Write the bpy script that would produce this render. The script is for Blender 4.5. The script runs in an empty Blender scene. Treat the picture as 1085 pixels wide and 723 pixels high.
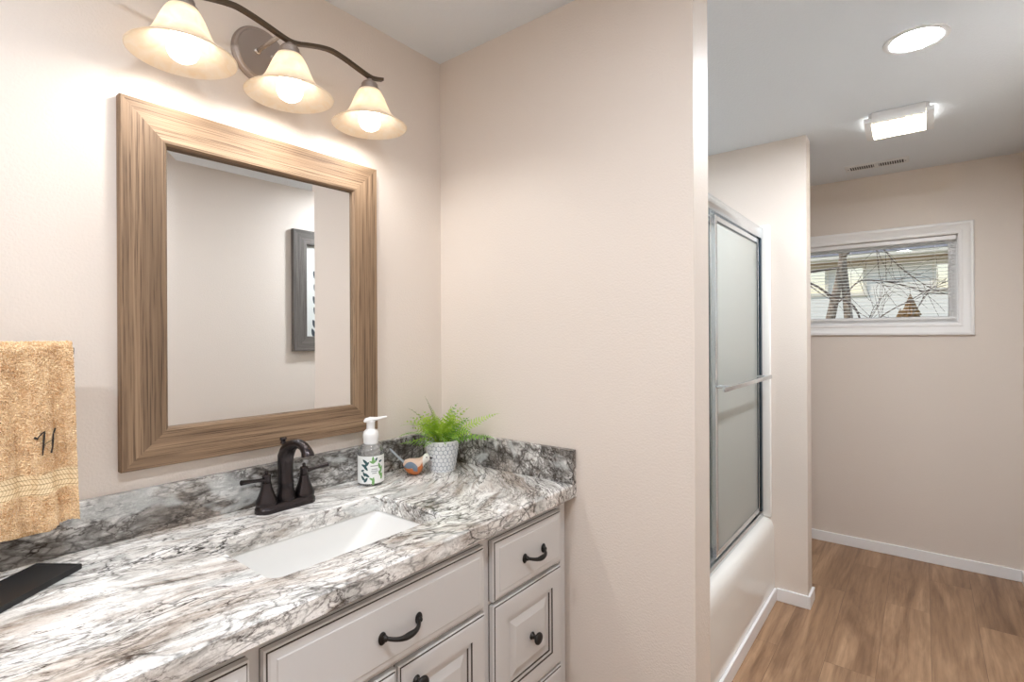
import bpy, bmesh, math, random
from mathutils import Vector, Matrix, noise
random.seed(7)
SC = bpy.context.scene
COL = SC.collection
PI = math.pi

# ------------------------------------------------------------------ camera, world, sun, exposure
EXPOSURE = 0.55
SKY = 0.19
SUN = 1.6
BULB = 3.6
BULB_W = .85
RECESS = 200.0
PANEL = 10.0
yaw, FPX, HY, ROLL = .8992, 548.47, 356.02, -.0049
Fv = Vector((math.sin(yaw), math.cos(yaw), 0)); Rv = Vector((math.cos(yaw), -math.sin(yaw), 0)); Uv = Vector((0, 0, 1))
R2 = math.cos(ROLL)*Rv + math.sin(ROLL)*Uv
U2 = -math.sin(ROLL)*Rv + math.cos(ROLL)*Uv
cd = bpy.data.cameras.new('camera'); cam = bpy.data.objects.new('camera', cd); COL.objects.link(cam)
mw = Matrix((R2, U2, -Fv)).transposed().to_4x4(); mw.translation = Vector((-1.3646, -1.4268, 1.4122))
cam.matrix_world = mw
cd.sensor_width = 36; cd.sensor_fit = 'HORIZONTAL'; cd.lens = FPX/1085*36
cd.shift_y = -(361.5-HY)/1085
cd.clip_start = .02; cd.clip_end = 200
SC.camera = cam
SC.view_settings.view_transform = 'Standard'; SC.view_settings.look = 'None'
SC.view_settings.gamma = 1; SC.view_settings.exposure = EXPOSURE; SC.view_settings.use_curve_mapping = False
try:
    SC.cycles.max_bounces = 12; SC.cycles.diffuse_bounces = 8; SC.cycles.glossy_bounces = 6
    SC.cycles.transmission_bounces = 8; SC.cycles.transparent_max_bounces = 12
    SC.cycles.caustics_reflective = False; SC.cycles.caustics_refractive = False
    SC.cycles.sample_clamp_indirect = 6
except Exception:
    pass
W = bpy.data.worlds.new('sky'); SC.world = W; W.use_nodes = True
wn = W.node_tree; wn.nodes.clear()
wo = wn.nodes.new('ShaderNodeOutputWorld'); wb = wn.nodes.new('ShaderNodeBackground'); ws = wn.nodes.new('ShaderNodeTexSky')
ws.sky_type = 'NISHITA'; ws.sun_disc = False; ws.sun_elevation = math.radians(32); ws.sun_rotation = math.radians(90)
ws.air_density = 1.3; ws.dust_density = 1.0
wb.inputs['Strength'].default_value = SKY
wn.links.new(ws.outputs[0], wb.inputs['Color']); wn.links.new(wb.outputs[0], wo.inputs['Surface'])
sl = bpy.data.lights.new('sun', 'SUN'); sl.energy = SUN; sl.angle = math.radians(1); sl.color = (1, .86, .68)
so = bpy.data.objects.new('sun', sl); COL.objects.link(so)
so.rotation_euler = Vector((.55, -.75, -.5)).to_track_quat('-Z', 'Y').to_euler()

# ------------------------------------------------------------------ materials
def s2l(c):
    return tuple((v/255/12.92) if v/255 <= .04045 else (((v/255)+.055)/1.055)**2.4 for v in c) + (1,)
class NT:
    def __init__(s, name):
        s.m = bpy.data.materials.new(name); s.m.use_nodes = True; s.t = s.m.node_tree
        s.b = s.t.nodes['Principled BSDF']; s.out = s.t.nodes['Material Output']
    def n(s, typ, **kw):
        nd = s.t.nodes.new('ShaderNode'+typ)
        for k, v in kw.items():
            if k in nd.inputs: s.set(nd.inputs[k], v)
            elif hasattr(nd, k): setattr(nd, k, v)
            else: raise KeyError(k)
        return nd
    def set(s, sock, v):
        if isinstance(v, bpy.types.NodeSocket): s.t.links.new(v, sock)
        else: sock.default_value = v
    def link(s, a, b): s.t.links.new(a, b)
    def math(s, op, a, b=0.0, c=None, clamp=False):
        nd = s.t.nodes.new('ShaderNodeMath'); nd.operation = op; nd.use_clamp = clamp
        s.set(nd.inputs[0], a); s.set(nd.inputs[1], b)
        if c is not None: s.set(nd.inputs[2], c)
        return nd.outputs[0]
    def mix(s, f, a, b, typ='MIX'):
        nd = s.t.nodes.new('ShaderNodeMix'); nd.data_type = 'RGBA'; nd.blend_type = typ
        s.set(nd.inputs[0], f); s.set(nd.inputs[6], a); s.set(nd.inputs[7], b)
        return nd.outputs[2]
    def ramp(s, f, stops, interp='LINEAR'):
        nd = s.t.nodes.new('ShaderNodeValToRGB'); nd.color_ramp.interpolation = interp
        el = nd.color_ramp.elements
        while len(el) < len(stops): el.new(.5)
        for e, (p, c) in zip(el, stops):
            e.position = p; e.color = c if len(c) == 4 else (*c, 1)
        s.set(nd.inputs[0], f)
        return nd.outputs[0]
    def coord(s, scale=(1, 1, 1), kind='Object', rot=(0, 0, 0), loc=(0, 0, 0)):
        tc = s.t.nodes.new('ShaderNodeTexCoord'); mp = s.t.nodes.new('ShaderNodeMapping')
        mp.inputs['Scale'].default_value = scale; mp.inputs['Rotation'].default_value = rot; mp.inputs['Location'].default_value = loc
        s.link(tc.outputs[kind], mp.inputs[0])
        return mp.outputs[0]
    def noise(s, vec, scale, detail=4, rough=.5, dist=0.0):
        nd = s.n('TexNoise', Scale=scale, Detail=detail, Roughness=rough, Distortion=dist); s.link(vec, nd.inputs['Vector'])
        return nd.outputs[0]
    def bump(s, h, strength=.2, distance=.002, normal=None):
        nd = s.n('Bump', Strength=strength, Distance=distance); s.link(h, nd.inputs['Height'])
        if normal: s.link(normal, nd.inputs['Normal'])
        s.link(nd.outputs[0], s.b.inputs['Normal'])
        return nd.outputs[0]
    def pr(s, **kw):
        for k, v in kw.items(): s.set(s.b.inputs[k.replace('_', ' ')], v)
        return s.m
def simple(name, rgb, rough=.5, metal=0, var=.04, **kw):
    t = NT(name); c = s2l(rgb); v = t.coord()
    n = t.noise(v, 9, 3)
    a = tuple(min(1, x*(1-var)) for x in c[:3])+(1,); b = tuple(min(1, x*(1+var)) for x in c[:3])+(1,)
    t.set(t.b.inputs['Base Color'], t.mix(n, a, b))
    t.pr(Roughness=rough, Metallic=metal, **kw)
    return t.m
def paint(name, rgb, rough, scale, strength, dist=.0015):
    t = NT(name); v = t.coord()
    t.set(t.b.inputs['Base Color'], t.mix(t.noise(v, 1.3, 2), s2l(tuple(x-2 for x in rgb)), s2l(tuple(min(255, x+2) for x in rgb))))
    h = t.noise(v, scale, 2, .5)
    h = t.ramp(h, [(.35, (0, 0, 0)), (.65, (1, 1, 1))])
    t.bump(h, strength, dist); t.pr(Roughness=rough)
    return t.m
def wood(name, axis, dark, light, mid, along=3.2, across=230):
    t = NT(name); sc = [across]*3; sc['xyz'.index(axis)] = along
    v = t.coord(tuple(sc)); v2 = t.coord(tuple(x*.10 for x in sc)); v3 = t.coord(tuple(x*.30 for x in sc))
    n1 = t.noise(v, 1.6, 4, .6, .15); n2 = t.noise(v2, 1, 3, .5, .3); n3 = t.noise(v3, 1.6, 3, .6)
    c = t.ramp(n2, [(.30, s2l(dark)), (.5, s2l(mid)), (.70, s2l(light))])
    g = t.ramp(n1, [(.36, (.27, .22, .18)), (.47, (.80, .78, .76)), (.60, (1, 1, 1)), (.75, (1.0, 1.0, 1.0))])
    c = t.mix(.85, c, g, 'MULTIPLY')
    c = t.mix(.5, c, t.ramp(n3, [(.34, (.55, .5, .46)), (.52, (1, 1, 1))]), 'MULTIPLY')
    t.set(t.b.inputs['Base Color'], c); t.bump(n1, .6, .002); t.pr(Roughness=.66)
    return t.m
def emit(name, rgb, strength):
    t = NT(name); c = s2l(rgb)
    t.pr(Base_Color=c, Emission_Color=c, Emission_Strength=strength)
    return t.m

M = {}
M['wall'] = paint('wall_paint', (222, 212.5, 203.5), .42, 170, .22)
M['ceiling'] = paint('ceiling_paint', (221, 227, 233), .6, 120, .3)
M['trim'] = simple('white_trim', (238, 239, 241), .35, var=.01)
M['casing'] = simple('white_casing', (240, 240, 240), .35, var=.01)
M['cabinet'] = simple('cabinet_paint', (213, 213, 213), .38, var=.012)
M['glaze'] = simple('cabinet_glaze', (74, 66, 60), .6)
M['bronze'] = simple('dark_bronze', (62, 57, 58), .27, .85, .15)
M['pull'] = simple('dark_pull_metal', (46, 43, 41), .42, .6, .12)
M['fixture'] = simple('bronze_fixture', (172, 160, 152), .4, .85, .06)
M['bar_dark'] = simple('bronze_bar', (96, 82, 68), .36, .7, .08)
M['nickel'] = simple('nickel_arm', (196, 190, 184), .25, .9)
M['chrome'] = simple('chrome', (222, 226, 230), .24, 1.0, .02)
M['chrome_dark'] = simple('dark_chrome_channel', (70, 84, 96), .25, .9, .05)
M['porcelain'] = simple('porcelain', (228, 228, 226), .12, var=.008)
M['fiberglass'] = simple('fiberglass', (234, 233, 229), .13, var=.01)
M['black'] = simple('black_slate', (26, 27, 29), .42, var=.1)
M['white_plastic'] = simple('white_plastic', (240, 240, 240), .3, var=.01)
M['soil'] = simple('soil', (70, 52, 38), .95, var=.3)
M['pot'] = simple('pot_ceramic', (226, 229, 232), .45, var=.015)
M['pot_groove_shade'] = simple('pot_groove_shading', (164, 172, 182), .55, var=.03)  # shade between the honeycomb cells put into the colour
M['vent'] = simple('vent_white', (222, 223, 224), .45, var=.01)
M['vent_dark'] = simple('vent_dark', (46, 47, 50), .7)
M['mat'] = simple('mat_paper', (214, 217, 215), .8, var=.01)
M['leaf_ink'] = simple('leaf_ink', (66, 72, 78), .8, var=.25)
M['leaf_green'] = simple('label_green', (120, 170, 105), .6)
M['leaf_navy'] = simple('label_teal', (48, 84, 88), .6)
M['label_grey'] = simple('label_grey', (168, 172, 174), .6)
M['label'] = simple('label_white', (238, 241, 240), .5, var=.01)
M['thread'] = simple('black_thread', (36, 32, 30), .7)
M['wood_x'] = wood('mirror_wood_along_x', 'x', (120, 97, 74), (176, 151, 123), (148, 122, 96))
M['wood_z'] = wood('mirror_wood_along_z', 'z', (120, 97, 74), (176, 151, 123), (148, 122, 96))
M['grey_x'] = wood('grey_wood_along_x', 'x', (84, 80, 76), (128, 122, 117), (104, 99, 95))
M['grey_z'] = wood('grey_wood_along_z', 'z', (84, 80, 76), (128, 122, 117), (104, 99, 95))
t = NT('mirror_glass'); t.pr(Base_Color=(.9, .905, .9, 1), Metallic=1.0, Roughness=.01); M['mirror'] = t.m
M['bulb'] = emit('bulb_glow', (255, 250, 242), BULB)
M['lens'] = emit('added_lens_glow', (240, 247, 255), RECESS)  # for the two unseen fill lights added on the vanity side
M['lens_hall'] = emit('hall_lens_glow', (244, 249, 255), RECESS*1.95)
M['lens_tub_added'] = emit('added_tub_lens_glow', (244, 249, 255), RECESS*.36)  # for the unseen fill light added over the tub
M['panel'] = emit('panel_lens_glow', (255, 248, 228), PANEL)

M['slot'] = emit('side_slot_glow', (255, 252, 244), 5.0)
def shade_mat():
    t = NT('alabaster_shade'); v = t.coord((1, 1, 1)); n = t.noise(v, 26, 4, .6, 1.2)
    c = t.ramp(n, [(.3, s2l((250, 236, 214))), (.7, s2l((254, 248, 238)))])
    tr = t.n('BsdfTranslucent'); t.link(c, tr.inputs[0])
    df = t.n('BsdfDiffuse'); t.link(c, df.inputs[0])
    gl = t.n('BsdfGlossy', Roughness=.25)
    m1 = t.n('MixShader'); m1.inputs[0].default_value = .45; t.link(tr.outputs[0], m1.inputs[1]); t.link(df.outputs[0], m1.inputs[2])
    m2 = t.n('MixShader'); m2.inputs[0].default_value = .04; t.link(m1.outputs[0], m2.inputs[1]); t.link(gl.outputs[0], m2.inputs[2])
    t.link(m2.outputs[0], t.out.inputs[0])
    return t.m
M['shade'] = shade_mat()
def frosted():
    t = NT('frosted_glass'); v = t.coord()
    h = t.noise(v, 260, 2)
    bp = t.n('Bump', Strength=.12, Distance=.001); t.link(h, bp.inputs['Height'])
    tr = t.n('BsdfTranslucent'); tr.inputs[0].default_value = s2l((240, 243, 238))
    tp = t.n('BsdfTransparent'); tp.inputs[0].default_value = s2l((226, 232, 226))
    gl = t.n('BsdfGlossy', Roughness=.22); t.link(bp.outputs[0], gl.inputs['Normal'])
    fr = t.n('Fresnel', IOR=1.5)
    df = t.n('BsdfDiffuse'); df.inputs[0].default_value = s2l((238, 242, 236)); md = t.n('MixShader'); md.inputs[0].default_value = .42; t.link(tr.outputs[0], md.inputs[1]); t.link(df.outputs[0], md.inputs[2])
    m0 = t.n('MixShader'); m0.inputs[0].default_value = .08; t.link(md.outputs[0], m0.inputs[1]); t.link(tp.outputs[0], m0.inputs[2])
    m1 = t.n('MixShader'); t.link(fr.outputs[0], m1.inputs[0]); t.link(m0.outputs[0], m1.inputs[1]); t.link(gl.outputs[0], m1.inputs[2])
    t.link(m1.outputs[0], t.out.inputs[0])
    return t.m
M['frosted'] = frosted()
def clear(name, tint, amount=.06, rough=.02, haze=0.0):
    t = NT(name)
    tp = t.n('BsdfTransparent'); tp.inputs[0].default_value = tint
    gl = t.n('BsdfGlossy', Roughness=rough); lw = t.n('LayerWeight', Blend=.25)
    f = t.math('ADD', lw.outputs[0], amount, clamp=True)
    hz = t.n('BsdfDiffuse'); hz.inputs[0].default_value = (.9, .92, .92, 1)
    m0 = t.n('MixShader'); m0.inputs[0].default_value = haze; t.link(tp.outputs[0], m0.inputs[1]); t.link(hz.outputs[0], m0.inputs[2])
    m1 = t.n('MixShader'); t.link(f, m1.inputs[0]); t.link(m0.outputs[0], m1.inputs[1]); t.link(gl.outputs[0], m1.inputs[2])
    t.link(m1.outputs[0], t.out.inputs[0])
    return t.m
M['pane'] = clear('window_glass', (.97, .98, .98, 1), .0)
M['bottle'] = clear('clear_bottle', (.985, .99, .99, 1), .08, .06, .16)

def granite(name, dark=0.0):
    t = NT(name)
    tc = t.n('TexCoord'); sx = t.n('SeparateXYZ'); t.link(tc.outputs['Object'], sx.inputs[0])
    x, y, z = sx.outputs
    # flow lines run along the counter and swing round towards the right-hand end
    e = t.math('MAXIMUM', t.math('ADD', x, .40), 0.0)
    sw = t.math('MULTIPLY', t.math('MULTIPLY', e, e), 2.2)
    w1 = t.math('MULTIPLY', t.math('SUBTRACT', t.noise(t.coord((1.5, 2, 2)), 2.2, 2), .5), .13)
    s = t.math('ADD', t.math('SUBTRACT', t.math('MULTIPLY_ADD', x, .16, y), sw), w1)
    cb = t.n('CombineXYZ'); t.set(cb.inputs[0], t.math('MULTIPLY', x, .42)); t.set(cb.inputs[1], s); t.set(cb.inputs[2], z)
    f = cb.outputs[0]
    def sc(k, off=(0, 0, 0), kx=1.0):
        mp = t.n('Mapping'); mp.inputs['Scale'].default_value = (k*kx, k, k); mp.inputs['Location'].default_value = off
        t.link(f, mp.inputs[0]); return mp.outputs[0]
    def mask(k, off, lo, hi, detail=4, kx=1.0):
        return t.ramp(t.noise(sc(k, off, kx), 1, detail, .6, .4), [(lo, (0, 0, 0)), (hi, (1, 1, 1))])
    d = dark
    base = t.ramp(t.noise(sc(16, (0, 0, 0)), 1, 7, .68, .35), [(.30, s2l((150, 150, 148))), (.43, s2l((212, 211, 208))), (.54, s2l((240, 240, 238))), (.8, s2l((248, 248, 247)))])
    # warm brown drifts and bands
    base = t.mix(t.math('MULTIPLY', mask(7, (3, 1, 2), .46, .64, 5), .58), base, s2l((166, 150, 136)))
    base = t.mix(t.math('MULTIPLY', mask(30, (3, 7, 2), .54, .66, 4, .5), .55), base, s2l((150, 136, 124)))
    # pale grey pebbles with dark seams
    wp = t.n('VectorMath', operation='MULTIPLY_ADD')
    nc = t.n('TexNoise', Scale=26, Detail=4); t.link(f, nc.inputs['Vector'])
    t.link(nc.outputs[1], wp.inputs[0]); wp.inputs[1].default_value = (.045, .045, .045); t.link(f, wp.inputs[2])
    for k, (scl, wd, lo, hi, amt) in enumerate(((24, .07, .44, .60, .85), (54, .10, .46, .60, .6))):
        vo = t.n('TexVoronoi', feature='DISTANCE_TO_EDGE', Scale=scl*(1-.35*d if k == 0 else 1), Randomness=1.0)
        t.link(wp.outputs[0], vo.inputs['Vector'])
        seam = t.ramp(vo.outputs['Distance'], [(.0, (1, 1, 1)), (wd*(1+1.2*d), (0, 0, 0))])
        base = t.mix(t.math('MULTIPLY', t.math('MULTIPLY', seam, mask(8, (7+k*3, 3, 1), lo-.20*d, hi-.16*d)), amt), base, s2l((66, 64, 63)))
    # fine dark flecks, drawn out along the flow
    fl = t.ramp(t.noise(sc(95, (1, 2, 3), .6), 1, 4, .7, .2), [(.36, (1, 1, 1)), (.45, (0, 0, 0))])
    base = t.mix(t.math('MULTIPLY', t.math('MULTIPLY', fl, mask(6, (2, 6, 8), .36, .60)), .85), base, s2l((92, 84, 78)))
    # long dark veins
    for k, off, wd, amt, colr, lo in ((6, (1, 5, 3), .012, .95, (54, 51, 50), .47), (11, (9, 2, 4), .016, .85, (74, 68, 66), .47), (19, (4, 8, 1), .02, .6, (96, 90, 86), .42)):
        r = t.math('ABSOLUTE', t.math('SUBTRACT', t.noise(sc(k, off), 1, 6, .62, .25), .5))
        v = t.ramp(r, [(0, (1, 1, 1)), (wd, (0, 0, 0))])
        base = t.mix(t.math('MULTIPLY', t.math('MULTIPLY', v, mask(5, (off[1], off[0], 2), lo-.08*d, lo+.10-.08*d, 3)), amt), base, s2l(colr))
    if dark:
        base = t.mix(t.math('MULTIPLY', mask(11, (2, 9, 5), .46, .56, 6), dark), base, s2l((58, 56, 54)))
        base = t.mix(.10, base, s2l((134, 128, 120)))
    speck = t.noise(t.coord((1, 1, 1)), 240, 2, .7)
    base = t.mix(t.math('MULTIPLY', mask(10, (5, 5, 9), .60, .66, 3), .6), base, s2l((204, 207, 206)))
    base = t.mix(.22, base, t.ramp(speck, [(.38, (.5, .5, .5)), (.5, (1, 1, 1))]), 'MULTIPLY')
    bc = t.n('BrightContrast', Bright=.0 if dark else .03, Contrast=.08 if dark else .22); t.link(base, bc.inputs[0]); base = bc.outputs[0]
    t.set(t.b.inputs['Base Color'], base); t.pr(Roughness=.2)
    return t.m
M['granite'] = granite('granite_top')
M['granite_dark'] = granite('granite_splash', .6)

def floor_mat():
    t = NT('vinyl_plank'); v = t.coord()
    br = t.n('TexBrick', offset=.37, squash=1.0)
    br.inputs['Color1'].default_value = (0, 0, 0, 1); br.inputs['Color2'].default_value = (1, 1, 1, 1); br.inputs['Mortar'].default_value = (.5, .5, .5, 1)
    br.inputs['Scale'].default_value = 1; br.inputs['Mortar Size'].default_value = .0009; br.inputs['Brick Width'].default_value = 1.22; br.inputs['Row Height'].default_value = .181
    t.link(v, br.inputs['Vector'])
    ad = t.n('VectorMath', operation='MULTIPLY_ADD'); t.link(br.outputs[0], ad.inputs[0]); ad.inputs[1].default_value = (17, 9, 5); t.link(v, ad.inputs[2])
    def sc(k):
        mp = t.n('Mapping'); mp.inputs['Scale'].default_value = k; t.link(ad.outputs[0], mp.inputs[0]); return mp.outputs[0]
    g1 = t.noise(sc((1.0, 8, 9)), 1, 4, .55, 1.2)
    g2 = t.noise(sc((4, 75, 75)), 1, 5, .7, .3)
    wv = t.n('TexWave', wave_type='BANDS', bands_direction='Y', Scale=3.2, Distortion=9.0, Detail=3.0)
    wv.inputs['Detail Scale'].default_value = 1.0
    t.link(sc((.9, 2.6, 1)), wv.inputs['Vector'])
    c = t.ramp(g1, [(.28, s2l((126, 95, 70))), (.5, s2l((160, 127, 98))), (.70, s2l((190, 156, 124)))])
    c = t.mix(.22, c, t.ramp(wv.outputs[0], [(.0, (.55, .5, .46)), (.6, (1, 1, 1))]), 'MULTIPLY')
    c = t.mix(.55, c, t.ramp(g2, [(.36, (.62, .57, .53)), (.55, (1, 1, 1))]), 'MULTIPLY')
    c = t.mix(.35, c, t.mix(br.outputs[0], (.78, .76, .74, 1), (1.05, 1.04, 1.03, 1)), 'MULTIPLY')
    c = t.mix(t.math('MULTIPLY', br.outputs['Fac'], .55), c, s2l((70, 50, 36)))
    t.set(t.b.inputs['Base Color'], c); t.bump(g2, .12, .0008); t.pr(Roughness=.42)
    return t.m
M['floor'] = floor_mat()
def terry(name, lo, hi):
    t = NT(name); v = t.coord(); n = t.noise(v, 420, 2, .6); n2 = t.noise(v, 38, 3, .6)
    f = t.math('ADD', t.math('MULTIPLY', n, .65), t.math('MULTIPLY', n2, .35))
    t.set(t.b.inputs['Base Color'], t.ramp(f, [(.36, s2l(lo)), (.62, s2l(hi))]))
    t.bump(n, .6, .002); t.pr(Roughness=.95, Sheen_Weight=.4)
    return t.m
M['terry'] = terry('terry_cloth', (196, 150, 96), (246, 224, 186))
def band_mat():
    t = NT('woven_band_cloth'); tc = t.n('TexCoord'); sx = t.n('SeparateXYZ'); t.link(tc.outputs['Object'], sx.inputs[0])
    x, y, z = sx.outputs
    zz = t.math('DIVIDE', t.math('SUBTRACT', z, 1.109), .039)
    tri = t.math('ABSOLUTE', t.math('SUBTRACT', zz, .55))
    h = t.math('FRACT', t.math('ADD', t.math('MULTIPLY', x, 210), t.math('MULTIPLY', tri, 4.0)))
    c = t.ramp(h, [(.12, s2l((196, 164, 120))), (.34, s2l((236, 214, 176)))])
    ln = t.math('ABSOLUTE', t.math('SUBTRACT', t.math('FRACT', t.math('MULTIPLY', zz, 4.0)), .5))
    c = t.mix(t.math('LESS_THAN', ln, .055), c, s2l((156, 126, 88)))
    t.set(t.b.inputs['Base Color'], c); t.bump(h, .4, .001); t.pr(Roughness=.9)
    return t.m
M['band'] = band_mat()
def fern_mat(name, lo, hi):
    t = NT(name); v = t.coord(); n = t.noise(v, 45, 3)
    c = t.ramp(n, [(.35, s2l(lo)), (.65, s2l(hi))])
    t.set(t.b.inputs['Base Color'], c); t.pr(Roughness=.5, Subsurface_Weight=0.0)
    tr = t.n('BsdfTranslucent'); t.link(c, tr.inputs[0])
    mx = t.n('MixShader'); mx.inputs[0].default_value = .35
    t.link(t.b.outputs[0], mx.inputs[1]); t.link(tr.outputs[0], mx.inputs[2]); t.link(mx.outputs[0], t.out.inputs[0])
    return t.m
M['fern'] = [fern_mat('fern_lime', (150, 190, 58), (196, 222, 92)), fern_mat('fern_green', (98, 152, 50), (150, 192, 82)), fern_mat('fern_dull', (112, 128, 84), (158, 164, 110))]
M['bird_orange'] = simple('bird_orange', (196, 112, 56), .4, var=.25)
M['bird_white'] = simple('bird_white', (226, 226, 220), .4, var=.08)
M['bird_pink'] = simple('bird_pinkish', (214, 186, 166), .4, var=.12)
M['bird_wing'] = simple('bird_wing', (108, 124, 142), .4, var=.35)
M['bird_tail'] = simple('bird_tail', (160, 170, 180), .4, var=.2)
M['bark'] = None
def bark():
    t = NT('tree_bark'); v = t.coord((9, 9, 3)); n = t.noise(v, 2.5, 6, .7, .6)
    t.set(t.b.inputs['Base Color'], t.ramp(n, [(.35, s2l((104, 92, 84))), (.65, s2l((176, 158, 142)))])); t.bump(n, .6, .02); t.pr(Roughness=.9)
    return t.m
M['bark'] = bark()
M['twig'] = simple('twig', (104, 90, 84), .9, var=.2)
M['siding'] = simple('house_siding', (238, 236, 236), .7, var=.02)
M['house_trim'] = simple('house_trim', (232, 226, 218), .6, var=.02)
M['soffit'] = simple('house_soffit', (204, 178, 152), .7, var=.03)
M['shingle'] = simple('house_shingle', (146, 142, 146), .9, var=.3)
t = NT('house_pane'); t.pr(Base_Color=s2l((205, 192, 188)), Roughness=.05, Metallic=.9); M['house_pane'] = t.m
M['conifer'] = simple('conifer_needles', (142, 108, 66), .9, var=.35)
M['lawn'] = simple('winter_lawn', (168, 158, 128), .95, var=.2)

# ------------------------------------------------------------------ mesh helpers
class MB:
    def __init__(s): s.bm = bmesh.new()
    def box(s, x0, x1, y0, y1, z0, z1, bevel=0, mat=0, seg=1):
        r = bmesh.ops.create_cube(s.bm, size=1)
        vs = r['verts']
        for v in vs:
            v.co = Vector(((x0+x1)/2+v.co.x*(x1-x0), (y0+y1)/2+v.co.y*(y1-y0), (z0+z1)/2+v.co.z*(z1-z0)))
        fs = set(f for v in vs for f in v.link_faces)
        for f in fs: f.material_index = mat
        if bevel:
            es = list(set(e for v in vs for e in v.link_edges))
            r = bmesh.ops.bevel(s.bm, geom=es, offset=bevel, segments=seg, affect='EDGES', profile=.5)
            for f in r['faces']: f.material_index = mat
        return s
    def ring(s, pts): return [s.bm.verts.new(p) for p in pts]
    def bridge(s, a, b, mat=0, closed=True):
        n = len(a)
        for i in range(n if closed else n-1):
            j = (i+1) % n
            try: s.bm.faces.new((a[i], a[j], b[j], b[i])).material_index = mat
            except ValueError: pass
    def face(s, vs, mat=0):
        f = s.bm.faces.new(vs); f.material_index = mat; return f
    def lathe(s, prof, seg=32, M4=None, mat=0, cap0=True, cap1=True, mats=None):
        rs = []
        for r, z in prof:
            pts = [Vector((r*math.cos(2*PI*i/seg), r*math.sin(2*PI*i/seg), z)) for i in range(seg)]
            if M4: pts = [M4 @ p for p in pts]
            rs.append(s.ring(pts))
        for k in range(len(rs)-1): s.bridge(rs[k], rs[k+1], mats[k] if mats else mat)
        if cap0 and prof[0][0] > 0: s.face(rs[0][::-1], mats[0] if mats else mat)
        if cap1 and prof[-1][0] > 0: s.face(rs[-1], mats[-1] if mats else mat)
        return s
    def tube(s, pts, rad, seg=10, mat=0, caps=True, flat=None):
        pts = [Vector(p) for p in pts]; n = len(pts)
        if not hasattr(rad, '__len__'): rad = [rad]*n
        tg = [(pts[min(i+1, n-1)]-pts[max(i-1, 0)]).normalized() for i in range(n)]
        up = Vector((0, 0, 1)) if abs(tg[0].z) < .9 else Vector((0, 1, 0))
        nrm = (up - tg[0]*up.dot(tg[0])).normalized(); rs = []
        for i in range(n):
            nrm = (nrm - tg[i]*nrm.dot(tg[i])).normalized(); bn = tg[i].cross(nrm)
            a, b = (rad[i], rad[i]) if flat is None else (flat[0]*rad[i], flat[1]*rad[i])
            rs.append(s.ring([pts[i]+nrm*a*math.cos(2*PI*k/seg)+bn*b*math.sin(2*PI*k/seg) for k in range(seg)]))
        for k in range(n-1): s.bridge(rs[k], rs[k+1], mat)
        if caps: s.face(rs[0][::-1], mat); s.face(rs[-1], mat)
        return s
    def prism(s, poly, axis, a0, a1, mat=0):
        def P(p, a):
            return {'x': (a, p[0], p[1]), 'y': (p[0], a, p[1]), 'z': (p[0], p[1], a)}[axis]
        r0 = s.ring([P(p, a0) for p in poly]); r1 = s.ring([P(p, a1) for p in poly])
        s.bridge(r0, r1, mat); s.face(r0[::-1], mat); s.face(r1, mat)
        return s
    def ball(s, c, r, seg=20, rings=12, mat=0, sc=(1, 1, 1), M4=None):
        rs = []
        for k in range(1, rings):
            a = PI*k/rings
            pts = [Vector((sc[0]*r*math.sin(a)*math.cos(2*PI*i/seg), sc[1]*r*math.sin(a)*math.sin(2*PI*i/seg), -sc[2]*r*math.cos(a))) for i in range(seg)]
            if M4: pts = [M4 @ p for p in pts]
            rs.append(s.ring([Vector(c)+p for p in pts]))
        for k in range(len(rs)-1): s.bridge(rs[k], rs[k+1], mat)
        for e, rr, rev in ((-1, rs[0], True), (1, rs[-1], False)):
            p = Vector((0, 0, e*sc[2]*r)); p = M4 @ p if M4 else p
            v = s.bm.verts.new(Vector(c)+p)
            for i in range(seg):
                j = (i+1) % seg
                s.face((rr[j], rr[i], v) if rev else (rr[i], rr[j], v), mat)
        return s
    def grid(s, fn, nu, nv, mat=0, matfn=None):
        g = [[s.bm.verts.new(fn(i/nu, j/nv)) for j in range(nv+1)] for i in range(nu+1)]
        for i in range(nu):
            for j in range(nv):
                f = s.bm.faces.new((g[i][j], g[i+1][j], g[i+1][j+1], g[i][j+1]))
                f.material_index = matfn(i, j) if matfn else mat
        return g
    def build(s, name, mats, parent=None, smooth=35, recalc=True):
        if recalc: bmesh.ops.recalc_face_normals(s.bm, faces=s.bm.faces[:])
        me = bpy.data.meshes.new(name); s.bm.to_mesh(me); s.bm.free()
        for m in (mats if isinstance(mats, (list, tuple)) else [mats]): me.materials.append(M[m] if isinstance(m, str) else m)
        if smooth:
            for p in me.polygons: p.use_smooth = True
            me.set_sharp_from_angle(angle=math.radians(smooth))
        o = bpy.data.objects.new(name, me); COL.objects.link(o)
        if parent:
            o.parent = parent
            loc = parent.location; pp = parent.parent
            o.location = -Vector(loc) if not pp else Vector((0, 0, 0))
            if parent.type == 'MESH': o.location = (0, 0, 0)
        return o
def thing(name, label, cat, loc=(0, 0, 0), group=None):
    o = bpy.data.objects.new(name, None); COL.objects.link(o); o.location = loc; o.empty_display_size = .05
    return tag(o, label, cat, group)
def tag(o, label, cat, group=None):
    o['label'] = label; o['category'] = cat
    if group: o['group'] = group
    return o
def struct(o, label=None, cat=None):
    o['kind'] = 'structure'
    if label: o['label'] = label
    if cat: o['category'] = cat
    return o

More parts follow.
